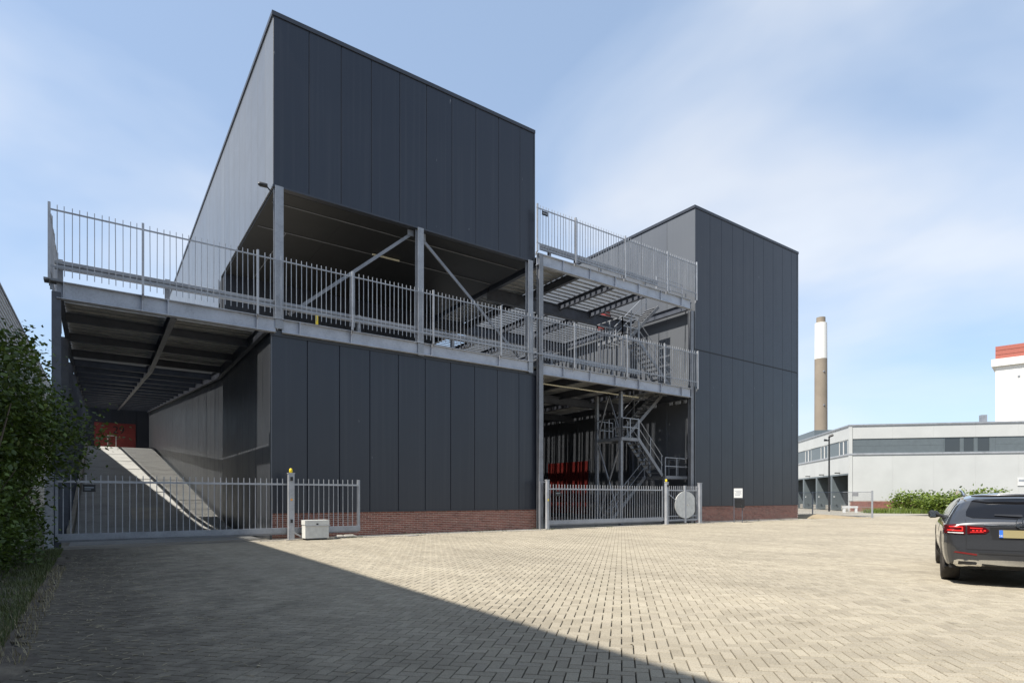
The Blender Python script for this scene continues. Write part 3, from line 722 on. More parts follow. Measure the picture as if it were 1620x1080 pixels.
def gate_post(label, x, y, h, w=0.09, beacon=True, foot=True):
    t = thing('gate_post', label, 'gate post', None, (x, y, 0))
    B('shaft', M.galvlight, t, -w, -0.09, 0, w, 0.05, h); B('cap', M.galvlight, t, -w - 0.015, -0.10, h, w + 0.015, 0.06, h + 0.03)
    if foot: B('foot_plate', M.conc, t, -0.2, -0.18, -0.02, 0.2, 0.12, 0.02)
    if beacon:
        MB().tube([(0, 0, h + 0.03), (0, 0, h + 0.06), (0, 0, h + 0.14), (0, 0, h + 0.17)], [0.035, 0.055, 0.05, 0.03], 12).obj('beacon', M.yellow, t, True)
        B('sensor', M.black, t, -0.04, -0.11, h - 0.22, 0.04, -0.09, h - 0.10)
    return t
p = gate_post('galvanised gate post with yellow beacon beside the white cabinet', 5.05, 19.22, 2.10)
B('sticker', M.orange, p, -0.03, -0.094, 1.25, 0.03, -0.0905, 1.31); B('lock', M.black, p, -0.035, -0.11, 0.55, 0.035, -0.091, 0.66)
MB().bar((0.08, -0.02, 0.25), (0.42, -0.02, 0.03), 0.05).obj('strut', M.galvlight, p)
p = gate_post('galvanised end post of the left gate beside the shrub', -0.98, 19.3, 2.0, beacon=False)
cb = thing('gate_cabinet', 'white steel cabinet with lid standing by the left gate', 'cabinet', loc=(5.74, 18.98, 0))
B('body', M.cabinet, cb, -0.37, -0.22, 0.06, 0.37, 0.22, 0.48); B('lid', M.cabinet, cb, -0.385, -0.235, 0.484, 0.385, 0.235, 0.63)
B('base', M.black, cb, -0.32, -0.18, 0.0, 0.32, 0.18, 0.06); MB().tube([(-0.38, -0.245, 0.46), (0.40, -0.245, 0.46), (0.43, 0.0, 0.40)], 0.012, 6).obj('clasp_bar', M.galv, cb); B('lock', M.black, cb, -0.03, -0.25, 0.485, 0.03, -0.236, 0.53)
for k, (x, y, sx) in enumerate(((6.62, 19.2, 0.16), (6.95, 19.25, 0.26))):
    m = MB(); m.tube([(x - sx, y, 0.03), (x - sx * .5, y, 0.05), (x + sx * .5, y, 0.055), (x + sx, y, 0.03)], [0.03, 0.06, 0.055, 0.03], 7)
    tag(m.obj('stone_block', M.slab), ('small' if k == 0 else 'larger') + ' grey stone lump lying under the tail of the left gate', 'stone')
g2 = thing('sliding_gate', 'galvanised sliding gate closing the bay below the stairs', 'gate', 'galvanised sliding gates')
gate_leaf(g2, 15.75, 23.15, 19.55, 0.20, 1.92, 1.72)
t = thing('notice_plate', 'small dark notice plate hanging on the gate of the bay', 'sign'); B('plate', M.black, t, 16.15, 19.50, 1.42, 16.45, 19.512, 1.62); B('print', M.grid, t, 16.19, 19.495, 1.52, 16.41, 19.499, 1.55)
p = gate_post('galvanised gate post at the left end of the bay gate', 15.62, 19.42, 2.08, 0.06, beacon=False); B('sticker', M.yellow, p, -0.03, -0.094, 1.2, 0.03, -0.0905, 1.3)
MB().box(-0.36, 0.02, 1.98, -0.06, 0.06, 2.04).box(-0.36, 0.02, 0, -0.31, 0.06, 1.98).obj('catch_frame', M.galvdull, p)
gate_post('galvanised gate post with yellow beacon between bay gate and wicket', 23.3, 19.45, 2.1, 0.07)
wg = thing('wicket_gate', 'narrow galvanised bar wicket gate with big round plate', 'gate')
gate_leaf(wg, 23.4, 25.95, 19.6, 0.18, 1.95, 1.72, 0.06)
B('rail', M.galv, wg, 23.5, 19.58, 0.38, 25.9, 19.62, 0.43)
B('stile', M.galvlight, wg, 24.86, 19.53, 0.05, 24.98, 19.63, 1.97); MB().bar((23.45, 19.57, 1.62), (24.2, 19.57, 1.2), 0.04).obj('brace', M.galv, wg)
m = MB(); n = 48
for k in range(n):
    a = 2 * math.pi * k / n; px = 24.95 + 0.86 * math.cos(a); px = min(px, 25.68); pz = 0.98 + 0.70 * math.sin(a)
    m.v.append((px, 19.545, pz))
for k in range(n): m.v.append((m.v[k][0], 19.575, m.v[k][2]))
m.f += [tuple(range(n)), tuple(range(2*n-1, n-1, -1))] + [(k, n+k, n+(k+1) % n, (k+1) % n) for k in range(n)]
m.obj('round_plate', M.cabinet, wg); MB().tube([(25.1, 19.52, 0.98), (25.1, 19.55, 0.98)], 0.04, 10).obj('knob', M.chrome, wg)
gate_post('white capped hinge post of the wicket gate at the tower corner', 26.08, 19.55, 2.1, 0.09, beacon=False)

# ---- sign and letterbox in front of the tower
t = thing('sign_post', 'white notice board on two thin dark posts before the tower', 'sign', loc=(28.48, 18.85, 0), rz=-R(48))
for x in (-0.21, 0.21): B('post', M.darksteel, t, x - 0.02, -0.02, 0, x + 0.02, 0.02, 1.84)
B('board', M.white, t, -0.22, -0.035, 1.34, 0.22, -0.022, 1.85)
for z, a, b_ in ((1.70, -0.17, 0.17), (1.62, -0.12, 0.14), (1.55, -0.17, 0.17), (1.47, -0.16, 0.10)): B('print', M.grid, t, a, -0.038, z, b_, -0.0355, z + 0.028)
t = thing('letter_box', 'black letter box hung between the posts below the white board', 'letter box', loc=(28.50, 18.85, 0), rz=-R(48))
B('body', M.black, t, -0.18, -0.12, 0.80, 0.30, -0.025, 1.27); B('flap', M.trim, t, -0.15, -0.13, 1.10, 0.1, -0.121, 1.17)
B('lock', M.chrome, t, 0.12, -0.128, 0.9, 0.15, -0.121, 0.93)

# ================================================================== LEFT BUILDING (corrugated sheet) casting the yard shadow
lb = thing('sheet_metal_hall', 'light grey corrugated metal hall at the left edge', 'building', loc=(-4.06, 19.6, 0), rz=-R(0.8))
m = MB(); z = 0.0; prof = []
while z < 11.8:
    prof += [(0.0, z), (0.0, z + 0.10), (0.035, z + 0.125), (0.035, z + 0.195)]; z += 0.22
prof.append((0.0, 11.84))
for yy in (-60.0, 2.4): m.v += [(-q, yy, zz) for q, zz in prof]
n = len(prof); m.f += [(k, k+1, n+k+1, n+k) for k in range(n-1)]; m.obj('cladding', M.greywall, lb)
m = MB(); p2 = [q for q in prof if q[1] < 10.45] + [(0.0, 10.46)]
for yy in (2.4, 54.0): m.v += [(0.5 - q, yy, zz) for q, zz in p2]
n = len(p2); m.f += [(k, k+1, n+k+1, n+k) for k in range(n-1)]; m.obj('cladding', M.greywall, lb)
B('wall_core', M.joint, lb, -16, 2.45, 0, 0.44, 53.9, 10.46); B('roof_edge', M.galvdull, lb, 0.26, 2.4, 10.46, 0.54, 54, 10.56); B('roof', M.greywall, lb, -16, 2.4, 10.46, 0.26, 54, 10.52)
B('roof_edge', M.galvdull, lb, -0.24, -60, 11.84, 0.04, 2.4, 11.94); B('wall_core', M.joint, lb, -16, -59.9, 0, -0.06, 2.38, 11.84); B('roof', M.greywall, lb, -16, -60, 11.84, -0.24, 2.4, 11.90)

# ================================================================== RIGHT OFFICE BUILDING (own axes)
ob = thing('office_building', 'low pale grey hall with dark window band and dock doors', 'building', loc=(61.9, 28.4, 0), rz=-R(46.2))
# local x runs along the front face, local y back along the side face
B('wall_core', M.joint, ob, 0.1, 0.1, 3.66, 44.9, 39.9, 8.5); B('wall_core', M.bandpanel, ob, 1.6, 0.1, 0, 44.9, 39.9, 3.655)
k = 0; x = 0.28
B('corner_trim', M.greypanel, ob, -0.04, -0.04, 1.02, 0.24, 0.24, 8.6)
while x < 44:
    B('fascia_panel', M.greypanel, ob, x + 0.004, 0.0, 7.26, x + 3.646, 0.09, 8.55); B('wall_panel', M.greypanel, ob, x + 0.004, 0.0, 1.04, x + 3.646, 0.09, 5.64); x += 3.65
y = 0.26
while y < 39:
    B('fascia_panel', M.greypanel, ob, 0.0, y + 0.012, 7.26, 0.09, y + 3.63, 8.55); B('wall_panel', M.greypanel, ob, 0.0, y + 0.012, 3.82, 0.09, y + 3.63, 5.64); y += 3.65
B('coping', M.galv, ob, -0.08, -0.08, 8.55, 45, 0.12, 8.70); B('coping', M.galv, ob, -0.08, 0.12, 8.55, 0.12, 40, 8.70)
B('sill', M.galvlight, ob, -0.07, -0.07, 5.64, 45, 0.1, 5.80); B('sill', M.galvlight, ob, -0.07, 0.1, 5.64, 0.1, 40, 5.80)
x = 0.26
for x0, x1, kind in ((0.2, 8.5, 'p'), (8.5, 9.95, 'w'), (10.15, 11.15, 'w'), (11.35, 12.5, 'w'), (12.95, 21, 'p'), (21, 22.4, 'w'), (22.6, 24, 'w'), (24.2, 32, 'p'), (32, 45, 'p')):
    if kind == 'p':
        B('band_panel', M.bandpanel, ob, x0 + 0.01, 0.06, 5.80, x1 - 0.01, 0.09, 6.52); B('band_panel', M.bandpanel, ob, x0 + 0.01, 0.06, 6.53, x1 - 0.01, 0.09, 7.26)
    else:
        w_ = MB(); w_.box(x0, 0.05, 5.80, x0 + 0.07, 0.12, 7.26).box(x1 - 0.07, 0.05, 5.80, x1, 0.12, 7.26).box(x0 + 0.07, 0.05, 7.19, x1 - 0.07, 0.12, 7.26).box(x0 + 0.07, 0.05, 5.80, x1 - 0.07, 0.12, 5.86)
        f_ = w_.obj('window', M.bandpanel, ob); B('pane', M.glass, f_, x0 + 0.07, 0.085, 5.86, x1 - 0.07, 0.098, 7.19)
B('wall_recess', M.bandpanel, ob, 9.95, 0.06, 5.8, 10.15, 0.09, 7.26); B('wall_recess', M.bandpanel, ob, 11.15, 0.06, 5.8, 11.35, 0.09, 7.26); B('wall_recess', M.bandpanel, ob, 12.5, 0.06, 5.8, 12.95, 0.09, 7.26)
y = 0.3
while y < 38:
    B('band_panel', M.bandpanel, ob, 0.06, y, 5.80, 0.09, y + 0.4, 7.26)
    for q in range(2):
        a = y + 0.4 + q * 1.2; w_ = MB(); w_.box(0.05, a, 5.80, 0.12, a + 0.09, 7.26).box(0.05, a + 1.11, 5.80, 0.12, a + 1.2, 7.26).box(0.05, a + 0.09, 7.17, 0.12, a + 1.11, 7.26)
        f_ = w_.obj('window', M.white, ob); B('pane', M.glass, f_, 0.085, a + 0.09, 5.80, 0.098, a + 1.11, 7.17)
    B('band_panel', M.bandpanel, ob, 0.06, y + 2.8, 5.80, 0.09, y + 5.9, 7.26); y += 5.9
# docks along the side
y = 0.45
B('lintel', M.bandpanel, ob, -0.02, 0.3, 3.66, 0.3, 40, 3.82)
for k in range(4):
    B('dock_pier', M.bandpanel, ob, -0.02, y + 4.55, 0, 1.59, y + 5.05, 3.66)
    B('dock_door', M.darkdoor, ob, 0.09, y + 0.02, 0.5, 0.098, y + 4.5, 3.6) if False else None
    for j in range(6): B('door_panel', M.darkdoor, ob, 1.50, y + 0.3, 0.55 + j * 0.5, 1.59, y + 4.2, 0.55 + j * 0.5 + 0.485)
    B('dock_canopy', M.black, ob, -0.5, y + 2.2, 3.9, -0.02, y + 2.35, 4.0)
    B('dock_lamp', M.white, ob, -0.02, y + 4.0, 1.4, 0.07, y + 4.12, 1.52); y += 5.05
B('dock_kerb', M.slab, ob, 0.9, 0.4, 0, 1.49, 26, 0.5); B('wall_panel', M.greypanel, ob, 0.0, 0.1, 0.0, 1.6, 0.42, 3.66)
# brick foot
core = B('plinth', M.mortar, ob, 0.02, 0.012, -0.05, 45, 0.1, 1.02)
big = MB(); r = 0; z = 0.0
while z < 0.98:
    x = 0.02 + (0.1 if r % 2 else 0)
    while x < 20: big.box(x, 0.0, z + 0.006, x + 0.215, 0.02, z + 0.0640); x += 0.226
    z += 0.07; r += 1
tag(big.obj('bricks', M.bricks, core), kind='stuff')
B('roof', M.flash, ob, 0.12, 0.12, 8.5, 45, 40, 8.56); B('roof_unit', M.bandpanel, ob, 5, 28, 8.56, 12, 36, 11.2); 
for x, y, h_ in ((9.0, 8.0, 0.5), (13.0, 9.0, 0.7), (13.8, 9.0, 0.6), (14.4, 5.0, 1.1)): B('roof_vent', M.galv, ob, x, y, 8.56, x + 0.5, y + 0.5, 8.9 + h_)
t = thing('site_notice', 'small white notice on the pale wall behind the car', 'sign', loc=(61.9, 28.4, 0), rz=-R(46.2)); B('plate', M.white, t, 14.75, -0.06, 2.5, 15.5, -0.03, 3.3); B('print', M.grid, t, 14.85, -0.065, 2.9, 15.4, -0.061, 3.1)
lp = thing('lamp_post', 'slim dark lamp post before the dock doors', 'lamp post', loc=(59.2, 29.1, 0))
MB().tube([(0, 0, 0), (0, 0, 7.4)], [0.09, 0.07], 10).obj('pole', M.black, lp, True); MB().tube([(0, 0, 7.4), (0.2, -0.3, 7.55)], 0.12, 8).obj('lamp_head', M.black, lp); MB().tube([(0, 0, 7.0), (-0.35, 0.3, 7.05)], [0.05, 0.12], 8).obj('lamp_head', M.black, lp)
ch = thing('chimney', 'tall brown chimney with white upper part beyond the low hall', 'chimney', loc=(124.1, 62.7, 0))
MB().tube([(0, 0, 0), (0, 0, 30.4)], [1.28, 1.20], 28).obj('shaft', M.chim, ch, True); MB().tube([(0, 0, 30.4), (0, 0, 37.9)], [1.21, 1.16], 28).obj('white_shaft', M.whitewall, ch, True)
MB().tube([(0, 0, 37.9), (0, 0, 39.1)], 0.86, 24).obj('flue', M.chim, ch, True)
for z_ in (27.5, 20.5, 14.5, 11.5): B('vent', M.galvdull, ch, -0.75 - 0.1, -1.15, z_, -0.75 + 0.2, -0.8, z_ + 0.25)
si = thing('white_tower_block', 'tall white block with red striped top at the right edge', 'building', loc=(175.2, 47.2, 0), rz=-R(79))
B('wall', M.whitewall, si, 0, 0, 0, 34, 28, 32.6); B('cornice', M.whitewall, si, -0.7, -0.7, 32.6, 34.7, 28.7, 34.3)
for k in range(3): B('red_band', M.redstripe, si, 0.0, 0.0, 34.3 + k * 1.05, 34, 28, 34.3 + k * 1.05 + 0.97)
for k in range(6): B('vent', M.galvdull, si, 4 + k * 4.5, -0.12, 29.5 - (k % 2), 4.5 + k * 4.5, 0, 30.0 - (k % 2))

# ---- chain link fence right of the tower
wf = thing('chain_link_fence', 'low chain link fence between tower and dock yard', 'fence')
pts = [(41.94, 17.82), (44.3, 23.0), (45.3, 25.2)]
for k, (x, y) in enumerate(pts):
    MB().tube([(x, y, -0.05), (x, y, 1.82)], 0.06 if k == 0 else 0.04, 10).obj('post', M.galv, wf, True)
for a, b_ in zip(pts, pts[1:]):
    MB().tube([(*a, 1.74), (*b_, 1.74)], 0.022, 6).obj('top_rail', M.galv, wf); MB().tube([(*a, 0.72), (*b_, 0.72)], 0.008, 4).obj('tension_wire', M.galv, wf)
    m = MB(); A = Vector((*a, 0)); Bv = Vector((*b_, 0)); Ln = (Bv - A).length; d = (Bv - A) / Ln; s = -1.7
    while s < Ln:
        for sg in (1, -1):
            s0, s1 = (s, s + 1.7) ; z0, z1 = (0.05, 1.72) if sg > 0 else (1.72, 0.05)
            if s0 < 0: z0 = z0 + (z1 - z0) * (-s0 / 1.7); s0 = 0
            if s1 > Ln: z1 = z0 + (z1 - z0) * ((Ln - s0) / (s1 - s0)); s1 = Ln
            if s1 - s0 > 0.02: m.bar(A + d * s0 + Vector((0, 0, z0)), A + d * s1 + Vector((0, 0, z1)), 0.004)
        s += 0.11
    m.obj('mesh', M.galvdull, wf)
B('notice_plate', M.galvdull, wf, 42.4, 18.9, 1.45, 42.42, 19.3, 1.7)
t = thing('barrier_bench', 'low white barrier with two legs by the brick foot of the hall', 'barrier', loc=(55.2, 25.3, 0), rz=-R(40))
B('top_board', M.white, t, -0.65, -0.1, 0.42, 0.65, 0.1, 0.6); B('leg', M.white, t, -0.6, -0.09, 0, -0.42, 0.09, 0.42); B('leg', M.white, t, 0.42, -0.09, 0, 0.6, 0.09, 0.42)
# sand heap
m = MB(); n = 40; rg = random.Random(5)
for i in range(n):
    for j in range(14):
        u = i / (n-1) * 2 - 1; v = j / 13 * 2 - 1; x = 39.5 + u * 2.6 + v * 0.5; y = 19.9 - u * 2.0 + v * 0.8
        zz = max(0, (1 - v * v)) * max(0, 1 - u * u) * (0.24 - 0.15 * u) + rg.uniform(0, 0.03) * (1 - v*v) - 0.02; m.v.append((x, y, zz))
for i in range(n-1):
    for j in range(13): a = i * 14 + j; m.f.append((a, a+1, a+15, a+14))
tag(m.obj('sand_heap', M.sand, smooth=True), 'low heap of yellow sand at the tower corner', 'sand heap')

# ================================================================== PLANTS
def leaves(name, mat, parent, blobs, count, size, seed, shape=(1.0, 0.62), droop=0.3, surf=0.55):
    r = np.random.RandomState(seed); wsum = np.array([b[6] if len(b) > 6 else b[3] * b[4] * b[5] for b in blobs]); wsum = wsum / wsum.sum()
    cnt = r.multinomial(count, wsum); vs, fs = [], []; o = 0
    for b_, n in zip(blobs, cnt):
        c = np.array(b_[:3]); rad = np.array(b_[3:6]); nc = max(3, n // 26)
        d = r.normal(size=(nc, 3)); d /= np.linalg.norm(d, axis=1)[:, None]; rr = r.uniform(surf, 1.03, nc) ** 0.8
        cl = c + d * rad * rr[:, None]                       # twig clusters near the outside
        ids = r.randint(0, nc, n); P_ = cl[ids] + r.normal(0, 1, (n, 3)) * np.array([0.17, 0.17, 0.13]) * (size / 0.08) ** 0.5
        P_ = P_[P_[:, 2] > 0.03]; n = len(P_)
        az = r.uniform(0, 2 * np.pi, n); el = r.normal(-droop, 0.5, n); s = size * r.uniform(0.55, 1.25, n)
        ax = np.column_stack([np.cos(az) * np.cos(el), np.sin(az) * np.cos(el), np.sin(el)])
        sd_ = np.cross(ax, r.normal(0, 0.5, (n, 3)) + np.array([0, 0, 1.0])); sd_ /= np.linalg.norm(sd_, axis=1)[:, None] + 1e-9
        nn = np.cross(ax, sd_)
        L_, w_ = s * shape[0], s * shape[1] / 2
        p0 = P_; p1 = P_ + ax * (L_ * 0.45)[:, None] + sd_ * w_[:, None] + nn * (w_ * 0.3)[:, None]; p2 = P_ + ax * L_[:, None]; p3 = P_ + ax * (L_ * 0.45)[:, None] - sd_ * w_[:, None] + nn * (w_ * 0.3)[:, None]
        V_ = np.stack([p0, p1, p2, p3], 1).reshape(-1, 3); vs.append(V_)
        k = np.arange(n) * 4 + o; fs.append(np.column_stack([k, k+1, k+2])); fs.append(np.column_stack([k, k+2, k+3])); o += 4 * n
    V_ = np.concatenate(vs); F_ = np.concatenate(fs); me = bpy.data.meshes.new(name)
    me.vertices.add(len(V_)); me.vertices.foreach_set('co', V_.ravel()); me.loops.add(F_.size); me.loops.foreach_set('vertex_index', F_.ravel().astype(np.int32))
    me.polygons.add(len(F_)); me.polygons.foreach_set('loop_start', np.arange(0, F_.size, 3, dtype=np.int32)); me.polygons.foreach_set('loop_total', np.full(len(F_), 3, dtype=np.int32))
    me.materials.append(mat); me.update(); me.validate(); return tag(put(name, me, parent), kind='stuff')
def stems(parent, roots, tips, r0, seed):
    r = random.Random(seed); m = MB()
    for (a, b_) in zip(roots, tips):
        a = Vector(a); b_ = Vector(b_); pts = [a + (b_ - a) * f + Vector((r.uniform(-.12, .12), r.uniform(-.12, .12), 0)) * (f > 0) for f in (0, .3, .6, 1)]
        m.tube(pts, [r0, r0 * .75, r0 * .5, r0 * .2], 6)
        for q in range(4):
            p = pts[1 + q % 2]; m.tube([p, p + Vector((r.uniform(-.7, .7), r.uniform(-.8, .8), r.uniform(.2, .9)))], [r0 * .35, r0 * .1], 5)
    return m.obj('trunk', M.bark, parent)
sh = thing('leafy_shrub', 'tall leafy shrub at the left edge before the deck column', 'shrub')
stems(sh, [(-2.0, 15.2, 0), (-1.7, 16.2, 0), (-2.3, 14.2, 0), (-1.5, 13.2, 0)], [(-1.5, 15.4, 4.4), (-1.0, 16.0, 3.6), (-2.2, 14.6, 4.6), (-1.3, 13.4, 3.0)], 0.05, 3)
leaves('crown', M.leaf, sh, [(-2.1, 15.2, 2.0, 1.15, 3.0, 1.6), (-1.75, 15.4, 3.2, 1.0, 2.4, 1.4), (-1.15, 16.0, 2.75, 0.7, 1.4, 1.0), (-0.62, 16.2, 2.45, 0.5, 1.0, 0.75), (-1.6, 15.6, 1.1, 0.45, 1.6, 1.0), (-2.5, 13.0, 1.5, 1.2, 2.0, 1.4), (-1.55, 15.6, 4.2, 0.6, 0.9, 0.6), (-0.25, 16.2, 2.75, 0.4, 0.4, 0.4, 0.09), (0.12, 16.2, 3.0, 0.22, 0.2, 0.2, 0.02), (0.1, 16.2, 2.55, 0.25, 0.2, 0.2, 0.02)], 34000, 0.115, 11)
sh2 = thing('low_shrub', 'dark low shrub hanging over the verge at the left edge', 'shrub')
stems(sh2, [(-1.9, 11.4, 0), (-1.7, 12.4, 0)], [(-1.4, 11.4, 1.7), (-1.1, 12.4, 1.8)], 0.03, 9)
leaves('crown', M.leaf, sh2, [(-1.85, 11.6, 0.9, 0.7, 1.3, 0.9), (-1.5, 12.9, 0.8, 0.5, 1.2, 0.75), (-1.3, 14.4, 0.55, 0.35, 1.4, 0.5)], 7500, 0.095, 21)
def grass(name, label, mat, region, count, h, seed):
    r = np.random.RandomState(seed); vs = []; fs = []
    P_ = region(r, count); n = len(P_); az = r.uniform(0, 6.28, n); hh = h * r.uniform(0.4, 1.3, n); w_ = (0.0025 + 0.0025 * r.rand(n)) * max(1.0, h / 0.16); lean = r.uniform(0.1, 0.9, n) * hh
    dx, dy = np.cos(az), np.sin(az)
    a = np.column_stack([P_[:, 0] - dy * w_, P_[:, 1] + dx * w_, P_[:, 2]]); b_ = np.column_stack([P_[:, 0] + dy * w_, P_[:, 1] - dx * w_, P_[:, 2]])
    c = np.column_stack([P_[:, 0] + dx * lean * .4 + dy * w_ * .7, P_[:, 1] + dy * lean * .4 - dx * w_ * .7, P_[:, 2] + hh * .6]); d = np.column_stack([P_[:, 0] + dx * lean * .4 - dy * w_ * .7, P_[:, 1] + dy * lean * .4 + dx * w_ * .7, P_[:, 2] + hh * .6])
    e = np.column_stack([P_[:, 0] + dx * lean, P_[:, 1] + dy * lean, P_[:, 2] + hh])
    V_ = np.stack([a, b_, c, d, e], 1).reshape(-1, 3); m = MB(); m.v = [tuple(v) for v in V_]
    for k in range(n): m.f += [(5*k, 5*k+1, 5*k+2, 5*k+3), (5*k+3, 5*k+2, 5*k+4)]
    return tag(m.obj(name, mat), label, 'grass', kind='stuff')
def verge_pts(r, n, lo=-1.9, hi=-0.5, y0=6.5, y1=18.5):
    y = r.uniform(y0, y1, n); x = hi - np.abs(r.normal(0, 0.5, n)); return np.column_stack([x, y, np.full(n, 0.02)])
grass('grass', 'green grass and weeds along the foot of the left shrubs', M.grass, lambda r, n: verge_pts(r, n, hi=-0.66), 11000, 0.10, 4)
grass('dry_grass', 'dry straw coloured grass at the edge of the paving', M.drygrass, lambda r, n: verge_pts(r, n, hi=-0.45, y0=6.0, y1=14), 2200, 0.07, 5)
def strip_pts(r, n):
    x = 5 + 32 * r.rand(n) ** 1.2; keep = np.sin(x * 2.1) + np.sin(x * 5.3 + 1) + r.normal(0, .5, n) > 0.7; x = x[keep]
    return np.column_stack([x, np.where(r.rand(len(x)) < .5, 19.14, 19.94) + r.normal(0, 0.02, len(x)), np.zeros(len(x))])
grass('weeds', 'thin weeds and moss along the concrete strip at the wall foot', M.grass, strip_pts, 5000, 0.06, 8)
# straw and twig litter on the paving
m = MB(); rg = random.Random(12)
for k in range(900):
    y = rg.uniform(3.5, 17); x = -0.6 + abs(rg.gauss(0, 1.0)); a = rg.uniform(0, 6.28); l = rg.uniform(0.02, 0.12) * (0.5 + 0.5 * rg.random())
    m.bar((x, y, 0.006), (x + l * math.cos(a), y + l * math.sin(a), 0.009), 0.005, 0.004)
for k in range(60):
    x = rg.uniform(0, 12); y = rg.uniform(3, 17); a = rg.uniform(0, 6); l = rg.uniform(.008, .03); m.bar((x, y, 0.004), (x + l * math.cos(a), y + l * math.sin(a), 0.008), l * .8, 0.004)
tag(m.obj('litter', M.dirtdebris), 'scattered straw and twig litter on the shaded paving', 'litter', kind='stuff')
# hedge before the pale hall
for k, (x, y, w, h, lab) in enumerate(((62.6, 23.0, 2.4, 2.0, 'bright green bush by the brick foot of the pale hall, leftmost of the row'), (61.0, 20.0, 2.0, 2.1, 'bright green bush left of the car before the pale hall'), (63.0, 17.5, 2.0, 2.3, 'bright green bush showing just above the car roof'), (66.0, 13.5, 2.0, 2.5, 'bright green bush tip above the right end of the car roof'))):
    h *= 0.85; t = thing('green_bush', lab, 'bush', 'bushes along the pale hall'); stems(t, [(x, y, 0)] * 3, [(x - .6, y, h * .8), (x + .6, y + .3, h * .9), (x, y - .6, h * .85)], 0.04, 30 + k)
    leaves('crown', M.leaf2, t, [(x, y, h * .45, w * .8, w * .8, h * .5), (x - w * .35, y + .5, h * .6, w * .45, w * .4, h * .38), (x + w * .3, y - .5, h * .65, w * .4, w * .4, h * .42)], 2600, 0.26, 40 + k, droop=-0.1)
def gp(r, n):
    u = r.rand(n); v = r.normal(0, 0.8, n); return np.column_stack([57.6 + 4.5 * (1-u) + v * .5, 19 + 6 * u - 1.8 * (1 - u) + v * 0.5, np.full(n, -0.05)])
grass('grass', 'bright grass strip below the green bushes of the pale hall', M.leaf2, gp, 5000, 0.45, 6)

# ================================================================== CAR
CL, CW, CH = 4.66, 0.945, 1.425
car = thing('parked_car', 'dark graphite estate style car standing at the right edge, seen from behind', 'car')
hd = math.atan2(0.343, 0.94)
car.rotation_euler = (0, 0, hd)
# local frame: x forward from the rear bumper, y to the left
wx, wy = 0.86, 0.79
car.location = (11.5 - (wx * math.cos(hd) - 0.93 * math.sin(hd)), 3.82 - (wx * math.sin(hd) + 0.93 * math.cos(hd)), 0)
def interp(x, tab):
    xs = [a for a, _ in tab]; v = [b_ for _, b_ in tab]; return float(np.interp(x, xs, v))
def smooth_tab(tab, n=3):
    xs = np.linspace(tab[0][0], tab[-1][0], 900); v = np.interp(xs, [a for a, _ in tab], [b_ for _, b_ in tab])
    for _ in range(n):
        v = np.convolve(np.pad(v, 5, mode='edge'), np.ones(11) / 11, 'valid')
    return xs, v
top_t = [(0, .52), (.012, .60), (.03, .70), (.045, .82), (.05, .93), (.075, .985), (.13, 1.015), (.36, 1.20), (.58, 1.335), (.75, 1.385), (1.3, 1.425), (2.1, 1.42), (2.55, 1.375), (3.0, 1.19), (3.40, 1.01), (3.6, .97), (4.2, .91), (4.5, .82), (4.61, .68), (4.66, .50)]
plan_t = [(0, .70), (.02, .79), (.05, .845), (.10, .885), (.20, .92), (.40, .940), (.9, .945), (3.9, .945), (4.3, .90), (4.55, .78), (4.66, .60)]
bot_t = [(0, .33), (.08, .29), (.3, .25), (.9, .23), (3.9, .22), (4.4, .24), (4.66, .32)]
sxs, sv = smooth_tab(top_t, 1)
st_x = np.unique(np.concatenate([np.linspace(0, .16, 22), np.linspace(.16, .8, 26), np.linspace(.8, 3.9, 34), np.linspace(3.9, 4.66, 24)]))
ring = 46
def halfw(x, z):
    w = interp(x, plan_t)
    v = interp(z, [(.2, .90), (.32, .955), (.45, .985), (.62, 1.0), (.78, .992), (.90, .965), (.97, .93), (1.10, .865), (1.30, .755), (1.43, .67)])
    return w * v
cv = []
for x in st_x:
    zt = interp(x, top_t); zb = interp(x, bot_t); row = []
    for k in range(ring):
        f = k / (ring - 1); s = 1 - (1 - f) ** 1.6 if f > 0 else 0
        z = zb + (zt - zb) * s
        cap = (1 - min(1, s) ** 26) ** 0.5; low = min(1, 0.90 + 2.2 * max(0, z - zb))
        row.append((x, halfw(x, z) * cap * low, z))
    cv.append(row)
def car_body():
    m = MB(); n = ring
    for row in cv:
        for p in row: m.v.append(p)
        for p in row[::-1][1:]: m.v.append((p[0], -p[1], p[2]))
    q = 2 * n - 1
    for i in range(len(cv) - 1):
        for k in range(q - 1): m.f.append((i*q+k, (i+1)*q+k, (i+1)*q+k+1, i*q+k+1))
        m.f.append((i*q+q-1, (i+1)*q+q-1, (i+1)*q, i*q))
    m.f.append(tuple(range(q))); m.f.append(tuple(range((len(cv)-1)*q, len(cv)*q))[::-1]); return m
bm_ = car_body(); body = bm_.obj('body', M.paint, car, True)
bvh = BVHTree.FromPolygons([Vector(v) for v in bm_.v], bm_.f)
def inside(px, py, poly):
    c = False; j = len(poly) - 1
    for i in range(len(poly)):
        (a, b_), (c_, d_) = poly[i], poly[j]
        if (b_ > py) != (d_ > py) and px < (c_ - a) * (py - b_) / (d_ - b_) + a: c = not c
        j = i
    return c
